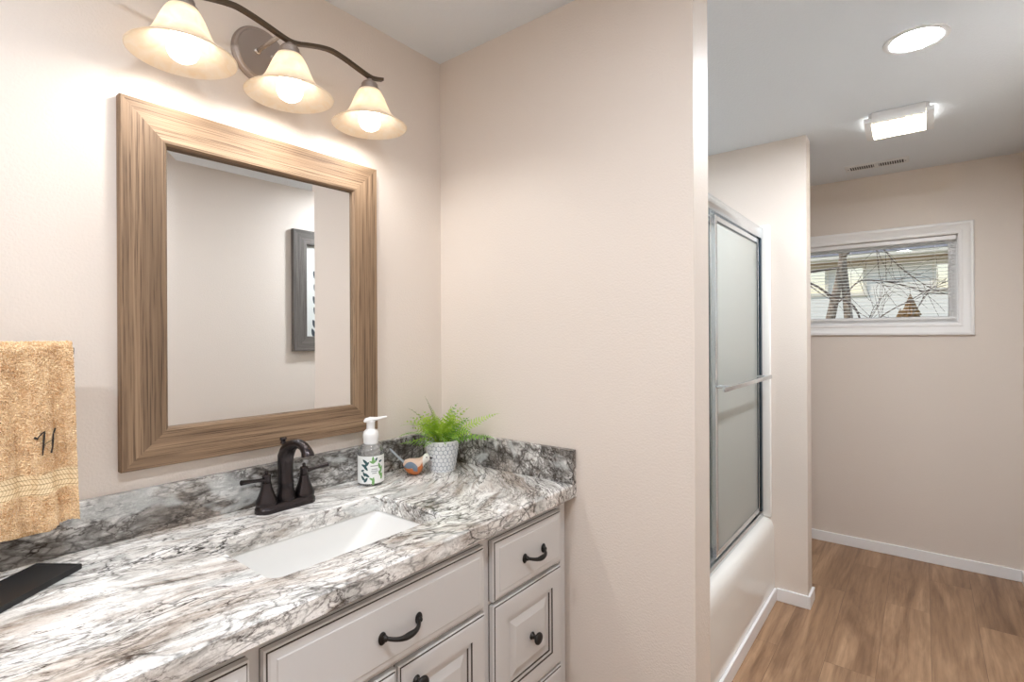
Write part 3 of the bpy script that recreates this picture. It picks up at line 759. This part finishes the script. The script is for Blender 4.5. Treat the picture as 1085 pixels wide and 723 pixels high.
# ------------------------------------------------------------------ bird figurine
BX, BY = -.236, -.118
bd = thing('bird_figurine', 'small painted bird figurine with orange breast beside the fern pot', 'figurine', (BX, BY, CT))
h_ = math.radians(-52); RB = Matrix.Translation((BX, BY, CT)) @ Matrix.Rotation(h_, 4, 'Z')
secs = [(-.036, .036, .006, .006), (-.030, .034, .015, .016), (-.018, .030, .024, .024), (-.002, .0275, .029, .0268), (.013, .029, .0275, .0265), (.024, .036, .023, .024), (.030, .046, .0185, .019), (.034, .053, .0165, .0165), (.041, .0565, .0150, .0150), (.048, .0565, .009, .010), (.0515, .056, .003, .004)]
m = MB(); rs = []; n = 24
for x, zc_, ry, rz in secs:
    rs.append(m.ring([RB @ Vector((x, ry*math.cos(2*PI*k/n), max(.0006, zc_+rz*math.sin(2*PI*k/n)))) for k in range(n)]))
for i in range(len(rs)-1):
    for k in range(n):
        ang = 2*PI*(k+.5)/n; hi = math.sin(ang)
        mt = 1 if i >= 6 else (0 if hi < .12 else 2)
        m.face((rs[i][k], rs[i][(k+1) % n], rs[i+1][(k+1) % n], rs[i+1][k]), mt)
m.face(rs[0]); m.face(rs[-1])
bo = m.build('body', ['bird_orange', 'bird_white', 'bird_pink'], bd, smooth=60)
for sgn in (-1, 1):
    m = MB(); g = []
    m.grid(lambda u, v: RB @ Vector((.016-.052*u, sgn*(.0255-.012*u*u+.0022+.003*math.sin(PI*v)), .020+.020*u*.6+(v-.15)*.028*math.sin(PI*min(1, .15+u*.95))**.7)), 12, 8)
    m.build('wing', 'bird_wing', bd, smooth=60)
m = MB(); m.tube([RB @ Vector(p) for p in ((-.030, 0, .038), (-.050, 0, .056), (-.072, 0, .078), (-.080, 0, .086))], [.009, .0085, .0075, .004], 12, flat=(.35, 1)); m.build('tail', 'bird_tail', bd, smooth=50)
m = MB(); m.lathe([(.004, 0), (.0025, .006), (.0, .011)], 10, RB @ Matrix.Translation((.050, 0, .0555)) @ Matrix.Rotation(PI/2, 4, 'Y')); m.build('beak', 'thread', bd)
for sgn in (-1, 1):
    m = MB(); m.ball(RB @ Vector((.0425, sgn*.0135, .0605)), .0022, 10, 6); m.build('eye', 'thread', bd)

# ------------------------------------------------------------------ potted fern
PX, PY = -.134, -.142
fe = thing('potted_fern', 'bright green fern in a white honeycomb pot in the counter corner', 'potted plant', (PX, PY, CT))
m = MB(); NU, NV = 168, 64; PH = .102
def hexd(u, v):
    s_ = .0148; best = 9; sec = 9
    r3 = math.sqrt(3); j0 = round(v/(s_*r3/2))
    for j in range(j0-1, j0+2):
        off = .5*(j % 2); i0 = round(u/s_-off)
        for i in (i0-1, i0, i0+1):
            d_ = math.hypot(u-(i+off)*s_, v-j*s_*r3/2)
            if d_ < best: best, sec = d_, best
            elif d_ < sec: sec = d_
    return sec-best
circ = .0148*22
hx = [[hexd(i/NU*circ, j/NV*.098) for j in range(NV+1)] for i in range(NU+1)]
def potp(u, v):
    i, j = round(u*NU) % NU, round(v*NV)
    r = .0425+(.0575-.0425)*v**.9
    e = min(1, max(0, (hx[i][j])/.004))*.0016
    if v < .02 or v > .965: e = .0012
    a = 2*PI*u
    return Vector((PX+(r+e)*math.cos(a), PY+(r+e)*math.sin(a), CT+.0008+v*PH))
m.grid(potp, NU, NV, matfn=lambda i, j: 1 if (hx[i][j] < .0022 and 1 < j < NV-3) else 0)
m.lathe([(.0588, PH), (.0585, PH+.0015), (.0545, PH+.0015), (.053, PH-.004), (.050, .085)], 48, Matrix.Translation((PX, PY, CT+.0008)), cap0=False, cap1=False)
m.lathe([(.0, 0), (.0436, 0)], 48, Matrix.Translation((PX, PY, CT+.0008)), cap1=False)
bmesh.ops.remove_doubles(m.bm, verts=m.bm.verts[:], dist=.00005)
m.build('pot', ['pot', 'pot_groove_shade'], fe, smooth=60)
m = MB(); m.lathe([(.0, .092), (.03, .091), (.0505, .087)], 32, Matrix.Translation((PX, PY, CT)), cap1=False); m.build('soil', 'soil', fe)
def frond(az, el, L, droop, mat, wmax=.026, rnd=random):
    m = MB(); n = 11; p = Vector((PX+.018*math.cos(az), PY+.018*math.sin(az), CT+.090)); pts = [p.copy()]; tgs = []
    e = el
    hdir = Vector((math.cos(az), math.sin(az), 0)); side = Vector((-math.sin(az), math.cos(az), 0)); tw_ = rnd.uniform(-.9, .9); swv = rnd.uniform(-.5, .5)
    for k in range(n):
        t_ = ((hdir+side*swv*k/n)*math.cos(e)+Vector((0, 0, 1))*math.sin(e)).normalized(); tgs.append(t_)
        p = p+t_*(L/n); lim = -.024 if p.z < 1.068 else -.006; p.x = min(p.x, lim); p.y = min(p.y, lim)
        if p.z < CT+.012: p.z = CT+.012
        pts.append(p.copy()); e -= droop/n*(.5+k/n)
    m.tube(pts, [.0013*(1-.75*k/n) for k in range(n+1)], 5)
    for k in range(3, n+1):
        for half in (0, .5) if L > .16 else (0,):
            u = (k-half)/n
            if u > 1: continue
            i = min(int(u*n), n-1); f = u*n-i
            c = pts[i].lerp(pts[min(i+1, n)], f); tg = tgs[i]; sd = (side-tg*side.dot(tg)).normalized(); nr = tg.cross(sd); sd, nr = sd*math.cos(tw_)+nr*math.sin(tw_), nr*math.cos(tw_)-sd*math.sin(tw_)
            w = wmax*math.sin(PI*min(1, (u*.92+.10)))**.8*(1.08-u*.55)
            if u > .97: w *= .6
            for sg in (-1, 1):
                d_ = (sd*sg*(.92)+tg*.42+nr*(-.10+.25*rnd.random())).normalized()
                wd = w*(.85+.3*rnd.random()); hw_ = (.0022+.034*wd) if L > .16 else (.0028+.040*wd)
                tip = c+d_*wd
                if tip.x > -.003 or tip.y > -.003: tip.x = min(tip.x, -.003); tip.y = min(tip.y, -.003)
                a1 = c+d_*wd*.30+tg*hw_; a2 = c+d_*wd*.33-tg*hw_; b1 = c+d_*wd*.55+tg*hw_*.45; b2 = c+d_*wd*.58-tg*hw_*.45
                c1 = c+d_*wd*.68+tg*hw_*.8; c2 = c+d_*wd*.70-tg*hw_*.8
                vs = m.ring([c, a1, b1, c1, tip, c2, b2, a2])
                for v in vs:
                    lim = -.0225 if v.co.z < 1.068 else -.002
                    v.co.x = min(v.co.x, lim); v.co.y = min(v.co.y, lim)
                m.face((vs[0], vs[1], vs[2], vs[6], vs[7])); m.face((vs[2], vs[3], vs[4], vs[5], vs[6]))
    return m.build('frond', M['fern'][mat], fe, smooth=0, recalc=False)
rf = random.Random(11)
D = math.radians
main = [(D(178), D(38), .185, 1.1, 1), (D(196), D(62), .19, 1.5, 0), (D(168), D(18), .15, .5, 1), (D(-60), D(42), .21, .62, 0), (D(-52), D(18), .19, .75, 1), (D(-78), D(58), .13, .5, 1),
        (D(120), D(66), .16, .9, 2), (D(200), D(74), .165, .9, 0), (D(250), D(80), .16, .8, 0), (D(300), D(76), .15, .9, 0), (D(20), D(72), .15, .6, 1), (D(90), D(78), .17, .5, 2)]
for a in main: frond(*a, rnd=rf)
for k in range(30):
    az = D(360/30*k+rf.uniform(-9, 9)); el = D(rf.uniform(22, 80)); L = rf.uniform(.10, .15)
    frond(az, el, L, rf.uniform(.9, 1.7), rf.choice([0, 0, 1, 1]), .026, rnd=rf)
for k in range(14):
    frond(D(rf.uniform(150, 330)), D(rf.uniform(55, 88)), rf.uniform(.11, .155), rf.uniform(.5, 1.3), 0, .030, rnd=rf)

# ------------------------------------------------------------------ towel, its bar, black tray
TZ, TY = 1.386, -.078
tb = thing('towel_bar', 'black square wall towel bar to the left of the mirror', 'towel bar', (-1.3, 0, TZ))
m = MB(); m.box(-1.52, -1.0965, TY-.007, TY+.007, TZ-.007, TZ+.007, .001); m.build('bar', 'black', tb, smooth=0)
for xp in (-1.50, -1.150):
    m = MB(); m.box(xp-.009, xp+.009, TY+.007, -.006, TZ-.009, TZ+.009, .001); m.box(xp-.018, xp+.018, -.0062, -.0004, TZ-.018, TZ+.010, .001); m.build('post', 'black', tb, smooth=0)
tw = thing('hand_towel', 'tan terry hand towel with black monogram hanging left of the mirror', 'towel', (-1.155, TY, 1.2))
TX_0, TX_1 = -1.215, -1.1005
zf, zb_ = 1.049, 1.028; rt = .0155
Lf = TZ-zf; Lb = TZ-zb_; La = PI*rt; Ltot = Lf+La+Lb
BZ0, BZ1 = 1.117, 1.156
def folds(u, z):
    k = min(1, max(0, (TZ+.01-z)/.12))
    return k*(.0135*math.sin(u*13+.6+3*(z-1.2))+.0035*math.sin(u*27+1.7)+.003*noise.noise(Vector((u*4, z*6, 1))))
rt_ = random.Random(5)
def sheet(u, v, off):
    s = v*Ltot
    ww = 1.0
    if s < Lf:
        z = zf+s; y = TY-rt; ny, nz = -1, 0
        y -= max(-.004, folds(u, z))+.004*min(1, (TZ+.01-z)/.12)
    elif s < Lf+La:
        a = (s-Lf)/rt; y = TY-rt*math.cos(a); z = TZ+rt*math.sin(a); ny, nz = -math.cos(a), math.sin(a)
    else:
        z = TZ-(s-Lf-La); y = TY+rt; ny, nz = 1, 0
        y += .15*folds(u+.3, z)
    x = TX_0+(TX_1-TX_0)*u + (.007*((TZ-z)/.33)**2 if s < Lf+La else -.030)*(1 if u > .5 else (.9 if s < Lf else 1))
    if s < Lf: z += -.008*(1-u)*(1-s/Lf)+.004*math.sin(u*9)*(1-s/Lf)
    return Vector((x, y+ny*off, z+nz*off))
NU_, NV_ = 84, 500
def pile(u, v):
    s = v*Ltot; edge = min(u, 1-u, v, 1-v)
    inb = s < Lf and BZ0-zf < s < BZ1-zf
    return .0022 if inb else .0036+rt_.uniform(-.0024, .0024)+.0012*noise.noise(Vector((u*60, v*200, 3)))
m = MB()
def outer(u, v):
    p = sheet(u, v, pile(u, v))
    return p+Vector((rt_.uniform(-.0006, .0006), 0, rt_.uniform(-.0006, .0006)))
g1 = m.grid(outer, NU_, NV_)
g2 = m.grid(lambda u, v: sheet(u, v, -.003), NU_, NV_)
for i in range(NU_):
    m.face((g1[i][0], g1[i+1][0], g2[i+1][0], g2[i][0])); m.face((g1[i][NV_], g1[i+1][NV_], g2[i+1][NV_], g2[i][NV_]))
for j in range(NV_):
    m.face((g1[0][j], g1[0][j+1], g2[0][j+1], g2[0][j])); m.face((g1[NU_][j], g1[NU_][j+1], g2[NU_][j+1], g2[NU_][j]))
m.build('cloth', 'terry', tw, smooth=0)
m = MB()
def bandp(u, v):
    s = BZ0-zf+(BZ1-BZ0)*v; r = .0032+.0006*math.sin(v*PI*6)**2
    return sheet(u, s/Ltot, r)
m.grid(bandp, 60, 36)
m.build('woven_band', 'band', tw, smooth=180)
m = MB()
def mono(pts, r):
    P3 = []
    for u, z in pts:
        p = sheet(u, (z-zf)/Ltot, .0066); P3.append(p)
    m.tube(P3, r, 8)
mz = 1.205
mono([(.46, mz+.022), (.49, mz+.020), (.50, mz+.023), (.535, mz+.028), (.57, mz+.031)], [.0024, .0022, .0010, .0010, .0010])
mono([(.585, mz+.032), (.575, mz+.02), (.56, mz+.004), (.545, mz-.012)], [.0011, .0016, .0016, .0009])
mono([(.74, mz+.032), (.71, mz+.022), (.70, mz+.010), (.69, mz-.002), (.665, mz-.012)], [.0015, .0011, .0016, .0012, .0014])
mono([(.56, mz+.006), (.62, mz+.010), (.70, mz+.012)], [.0005, .0006, .0005])
m.build('monogram', 'thread', tw, smooth=60)

tr = MB()
ptsT = [(-1.095, -.128), (-1.149, -.054), (-1.290, -.170), (-1.236, -.244)]
bmt = []
cx_, cy_ = sum(p[0] for p in ptsT)/4, sum(p[1] for p in ptsT)/4
def shr(d_): return [(p[0]+(cx_-p[0])*d_, p[1]+(cy_-p[1])*d_) for p in ptsT]
rs = [tr.ring([(x, y, CT+z) for x, y in shr(d_)]) for d_, z in ((.012, .0003), (0, .0015), (0, .0098), (.012, .011), (.06, .011), (.075, .0098))]
for k in range(5): tr.bridge(rs[k], rs[k+1])
tr.face(rs[0]); tr.face(rs[-1])
tag(tr.build('tray', 'black', smooth=0), 'black slate tray on the countertop below the tan towel', 'tray')

# ------------------------------------------------------------------ ceiling fixtures
for lx, ly, mk, lab_ in ((.925, -1.41, 'lens_hall', 'round glowing recessed ceiling light nearer than the square fan light'),
                     (-1.0, -1.25, 'lens', 'added round fill light in the ceiling in front of the vanity'),  # unseen, added to brighten the vanity side
                     (-1.9, -.75, 'lens', 'added round fill light in the ceiling at the left end of the room'),  # unseen, added to lift the brightness at the left
                     (.89, -.36, 'lens_tub_added', 'added round fill light in the ceiling above the bathtub')):  # unseen, added to brighten the shower glass
    rl_ = thing('recessed_light', lab_, 'ceiling light', (lx, ly, H), 'recessed ceiling lights')
    T = Matrix.Translation((lx, ly, H-.0005)) @ Matrix.Rotation(PI, 4, 'X')
    m = MB(); m.lathe([(.095, 0), (.094, .004), (.080, .006), (.073, .0035), (.073, 0)], 48, T, cap0=False, cap1=False); m.build('trim_ring', 'vent', rl_, smooth=40)
    m = MB(); m.lathe([(.0725, .0015), (.06, .003), (.0, .004)], 48, T); m.build('lens', mk, rl_, smooth=60)

fl = thing('fan_light', 'square white ceiling fan light with a glowing curved lens', 'ceiling light', (1.695, -1.342, H))
fx0, fx1, fy0, fy1 = 1.560, 1.835, -1.468, -1.212
m = MB(); m.box(fx0+.012, fx1-.012, fy0+.016, fy1-.016, H-.022, H-.0005, .003)
def arch(x): u = (x-fx0)/(fx1-fx0)*2-1; return H-.044-.026*(1-u*u)
for ya, yb2 in ((fy0, fy0+.028), (fy1-.028, fy1)):
    xs = [fx0+(fx1-fx0)*k/16 for k in range(17)]
    m.prism([(fx0, H-.024)]+[(x, arch(x)) for x in xs]+[(fx1, H-.024)], 'y', ya, yb2)
for xa, xb, xz in ((fx0, fx0+.028, fx0+.012), (fx1-.028, fx1, fx1-.012)): m.box(xa, xb, fy0+.0285, fy1-.0285, arch(xz), H-.001, .002)
m.build('housing', 'vent', fl, smooth=30)
m = MB(); xs = [fx0+.029+(fx1-fx0-.058)*k/20 for k in range(21)]
a = m.ring([(x, fy0+.029, arch(x)+.003) for x in xs]); c = m.ring([(x, fy1-.029, arch(x)+.003) for x in xs]); m.bridge(a, c, closed=False)
a2 = m.ring([(x, fy0+.029, arch(x)+.006) for x in xs]); c2 = m.ring([(x, fy1-.029, arch(x)+.006) for x in xs]); m.bridge(a2, c2, closed=False)
m.bridge(a, a2, closed=False); m.bridge(c, c2, closed=False)
m.build('lens', 'panel', fl, smooth=60)
for yy_ in (fy0+.0155, fy1-.0155):
    m = MB(); m.box(fx0+.06, fx1-.04, yy_-.0005, yy_+.0005, H-.020, H-.004); m.build('side_glow_slot', 'slot', fl, smooth=0)

vn = thing('ceiling_vent', 'white slotted ceiling register near the window wall', 'vent', (2.46, -1.207, H))
vx0, vx1, vy0, vy1 = 2.400, 2.520, -1.365, -1.050
m = MB(); zz = H-.0005
def ringz(x0, x1, y0, y1, z): return [(x0, y0, z), (x1, y0, z), (x1, y1, z), (x0, y1, z)]
r = [m.ring(ringz(vx0-o, vx1+o, vy0-o, vy1+o, z)) for o, z in ((0, zz), (0, zz-.004), (-.008, zz-.007), (-.024, zz-.007), (-.026, zz-.003))]
for k in range(4): m.bridge(r[k], r[k+1])
m.build('face_plate', 'vent', vn, smooth=0)
m = MB(); m.box(vx0+.025, vx1-.025, vy0+.026, vy1-.026, H-.0061, H-.001); m.build('duct_shade', 'vent_dark', vn, smooth=0)  # dark plate painted in for the shade behind the slats
for k in range(22):
    yk = vy0+.036+k*(vy1-vy0-.072)/21
    m = MB(); wdt = .0020 if k not in (10, 11) else .006
    m.box(vx0+.024, vx1-.024, yk-wdt, yk+wdt, H-.0072, H-.0062); m.build('slat', 'vent', vn, smooth=0)
for ys in (vy0+.016, vy1-.016):
    m = MB(); m.lathe([(.004, 0), (.003, .0015), (.0, .002)], 12, Matrix.Translation((2.46, ys, H-.0075)) @ Matrix.Rotation(PI, 4, 'X')); m.build('screw', 'vent_dark', vn)

# ------------------------------------------------------------------ mini blind
bl = thing('mini_blind', 'white mini blind with open slats hanging inside the window', 'blind', (LX+.03, -1.05, 2.0))
by0, by1 = WY0+.012, WY1-.012
m = MB(); m.box(LX+.014, LX+.046, by0, by1, 1.984, 2.010, .002); m.build('headrail', 'white_plastic', bl, smooth=0)
ns = 21; sl0 = None
for k in range(ns):
    z = 1.968-k*.0213
    if sl0 is None:
        m = MB(); xs = [(LX+.018+.025*i/6, z+.0022*(1-((i-3)/3)**2)) for i in range(7)]
        a = m.ring([(x, by0+.004, zz_) for x, zz_ in xs]); c = m.ring([(x, by1-.004, zz_) for x, zz_ in xs]); m.bridge(a, c, closed=False)
        a2 = m.ring([(x, by0+.004, zz_-.0005) for x, zz_ in xs]); c2 = m.ring([(x, by1-.004, zz_-.0005) for x, zz_ in xs]); m.bridge(a2, c2, closed=False)
        m.bridge(a, a2, closed=False); m.bridge(c, c2, closed=False)
        sl0 = m.build('slat', 'white_plastic', bl, smooth=60)
    else:
        o = sl0.copy(); COL.objects.link(o); o.location = sl0.location+Vector((0, 0, -k*.0213))
m = MB(); m.box(LX+.019, LX+.041, by0+.004, by1-.004, 1.502, 1.514, .002); m.build('bottom_rail', 'white_plastic', bl, smooth=0)
for yc_ in (by0+.10, (by0+by1)/2, by1-.10):
    m = MB(); m.box(LX+.0165, LX+.0172, yc_-.0006, yc_+.0006, 1.512, 1.985); m.box(LX+.0438, LX+.0445, yc_-.0006, yc_+.0006, 1.512, 1.985); m.build('ladder_cord', 'white_plastic', bl, smooth=0)
m = MB(); m.tube([(LX+.012, by0+.035, 1.99), (LX+.011, by0+.034, 1.80), (LX+.012, by0+.036, 1.66)], .0012, 6); m.lathe([(.003, 0), (.0045, .012), (.002, .022)], 10, Matrix.Translation((LX+.012, by0+.036, 1.64))); m.build('pull_cord', 'white_plastic', bl)

# ------------------------------------------------------------------ outside the window
slab('ground', (LX+.3, 40, -20, 25, -.5, -.4), 'lawn', 'pale winter lawn outside the window', 'ground')
hs = thing('neighbor_house', 'pale grey sided house seen outside through the window', 'house', (16, 0, -.4))
m = MB(); n = 29
prof = []
for k in range(n):
    z = -.4+k*.13; prof += [(16.0-.012, z), (16.0, z+.13)]
prof += [(16.3, prof[-1][1]), (16.3, -.4)]
m.prism(prof, 'y', -12, 14); m.build('siding_wall', 'siding', hs, smooth=0)
m = MB(); m.prism([(15.42, 3.42), (15.42, 3.44), (16.3, 3.46), (16.3, 3.42)], 'y', -12.4, 14.4); m.build('soffit', 'soffit', hs, smooth=0)
m = MB(); m.box(15.36, 15.42, -12.4, 14.4, 3.40, 3.55, .004); m.box(15.27, 15.36, -12.4, 14.4, 3.45, 3.56, .01); m.build('gutter', 'house_trim', hs, smooth=0)
m = MB(); prof = [(15.25+.30*k, 3.565+.12*k) for k in range(14)]
pl = []
for k in range(13): pl += [prof[k], (prof[k+1][0], prof[k+1][1]-.02)]
pl += [(19.2, 3.53), (15.4, 3.55)]
m.prism(pl, 'y', -12.5, 14.5); m.build('roof', 'shingle', hs, smooth=0)
m = MB(); m.box(15.93, 15.975, -12, 14, 3.34, 3.42); m.build('frieze_board', 'house_trim', hs, smooth=0)
def hwin(y0, y1, z0, z1):
    m = MB(); tw_ = .085; x0, x1 = 15.93, 15.985
    m.box(x0, x1, y0-tw_, y1+tw_, z1, z1+tw_, .004); m.box(x0-.02, x1, y0-tw_-.02, y1+tw_+.02, z0-tw_, z0, .004)
    m.box(x0, x1, y0-tw_, y0, z0, z1, .004); m.box(x0, x1, y1, y1+tw_, z0, z1, .004)
    f = m.build('window', 'house_trim', hs, smooth=0)
    m = MB(); m.box(15.955, 15.975, y0, y1, z0, z1); m.build('pane', 'house_pane', f, smooth=0)
hwin(.79, 1.20, 2.60, 3.25); hwin(-.12, .34, 2.56, 3.25); hwin(-2.25, -1.70, 2.60, 3.22)

tree = thing('bare_tree', 'bare two stemmed tree in front of the neighbor house', 'tree', (9, -.4, -.4))
def curve(pts, n=6):
    out = []
    for i in range(len(pts)-1):
        p0, p1, p2, p3 = (Vector(pts[max(i-1, 0)]), Vector(pts[i]), Vector(pts[i+1]), Vector(pts[min(i+2, len(pts)-1)]))
        for k in range(n):
            u = k/n; out.append(.5*((2*p1)+(-p0+p2)*u+(2*p0-5*p1+4*p2-p3)*u*u+(-p0+3*p1-3*p2+p3)*u**3))
    out.append(Vector(pts[-1])); return out
def limb(m, pts, r0, r1):
    c = curve(pts); n = len(c); m.tube(c, [r0+(r1-r0)*k/(n-1) for k in range(n)], 8)
    return c
m = MB()
limb(m, [(8.9, .22, -.42), (8.95, .02, .8), (9, -.15, 1.56), (9, -.24, 2.0), (9, -.31, 2.35), (9, -.37, 2.76), (9, -.46, 3.3), (9, -.62, 4.2)], .085, .045)
m.build('stem', 'bark', tree, smooth=60)
m = MB()
limb(m, [(9.1, -.50, -.42), (9.05, -.48, .8), (9.06, -.44, 1.56), (9.06, -.41, 1.99), (9.06, -.37, 2.44), (9.04, -.35, 2.79), (9.0, -.28, 3.3), (9.0, -.05, 4.2)], .075, .045)
m.build('stem', 'bark', tree, smooth=60)
rt2 = random.Random(21)
def branch(pts, r0, r1, nt, parent=tree, spread=.35):
    m = MB(); c = limb(m, pts, r0, r1)
    for k in range(nt):
        i = rt2.randrange(len(c)//4, len(c)-1); p = c[i]; d_ = (c[min(i+1, len(c)-1)]-c[i-1]).normalized()
        q = Vector((rt2.uniform(-.4, .4), rt2.uniform(-1, 1), rt2.uniform(-.8, 1))); q = (d_*.9+q*.9).normalized()
        L = rt2.uniform(.4, 1.1)*spread*2
        limb(m, [p, p+q*L*.5+Vector((0, 0, rt2.uniform(-.05, .05))), p+q*L+Vector((0, rt2.uniform(-.1, .1), rt2.uniform(-.08, .1)))], max(r1, .004), .002)
    m.build('branch', 'twig', parent, smooth=60)
branch([(8.98, -.20, 1.85), (8.8, -.37, 2.0), (8.6, -.56, 2.21), (8.6, -.68, 2.27), (8.6, -.93, 2.24), (8.6, -1.22, 2.15), (8.6, -1.5, 2.03), (8.6, -1.9, 1.97)], .012, .005, 14)
branch([(9.0, -.35, 2.55), (8.6, .10, 2.45), (8.2, .12, 2.31), (8.2, -.08, 2.19), (8.2, -.28, 2.03), (8.2, -.44, 1.96), (8.2, -.58, 1.85), (8.2, -.66, 1.66), (8.2, -.68, 1.45)], .020, .011, 8)
branch([(9, -.37, 2.72), (8.4, -.70, 2.83), (8.4, -.94, 2.72), (8.4, -1.09, 2.5), (8.4, -1.28, 2.29), (8.4, -1.5, 2.09), (8.4, -1.75, 1.95)], .012, .004, 16)
branch([(9, -.45, 3.2), (8.6, -.8, 2.95), (8.5, -.86, 2.7), (8.5, -.9, 2.3), (8.5, -1.02, 1.95)], .008, .003, 12)
branch([(9.05, -.45, 1.2), (8.5, -.62, 1.35), (8.3, -.75, 1.6), (8.3, -.85, 1.85), (8.3, -1.0, 2.05)], .010, .003, 12)
tr2 = thing('bare_sapling', 'thin bare sapling with slanting branches outside the window', 'tree', (7.9, -.7, -.4))
m = MB(); limb(m, [(7.9, -.70, -.42), (7.9, -.72, .6), (7.85, -.78, 1.2), (7.8, -.91, 1.61)], .022, .014); m.build('stem', 'twig', tr2, smooth=60)
branch([(7.85, -.80, 1.3), (7.8, -.91, 1.61), (7.8, -1.08, 1.76), (7.8, -1.29, 1.89), (7.8, -1.5, 2.03), (7.8, -1.72, 2.15)], .012, .003, 12, tr2, .25)
branch([(7.9, -.72, .9), (7.8, -1.1, 1.35), (7.8, -1.35, 1.75), (7.8, -1.5, 1.98), (7.8, -1.9, 2.02)], .009, .003, 10, tr2, .25)
def conifer(x, y, h, r, label):
    m = MB(); g = random.Random(int(abs(y)*100)); seg = 26; tiers = 14; z0 = -.4
    for k in range(tiers):
        za = z0+h*(k/tiers)*.97; zt_ = min(z0+h, za+h/tiers*1.9); ra = r*(1-k/tiers)**.95+.02
        low = m.ring([(x+ra*(1+.18*(-1)**i+g.uniform(-.06, .06))*math.cos(2*PI*i/seg), y+ra*(1+.18*(-1)**i+g.uniform(-.06, .06))*math.sin(2*PI*i/seg), za+g.uniform(-.03, .03)) for i in range(seg)])
        top = m.ring([(x+ra*.12*math.cos(2*PI*i/seg), y+ra*.12*math.sin(2*PI*i/seg), zt_) for i in range(seg)])
        m.bridge(low, top); m.face(low[::-1]); m.face(top)
    tag(m.build('conifer', 'conifer', smooth=0), label, 'tree')
conifer(13, -1.205, 2.68, .90, 'taller small golden brown conifer before the pale house wall')
conifer(10.4, -1.10, 2.27, .72, 'shorter small conifer at the left of the taller conifer')
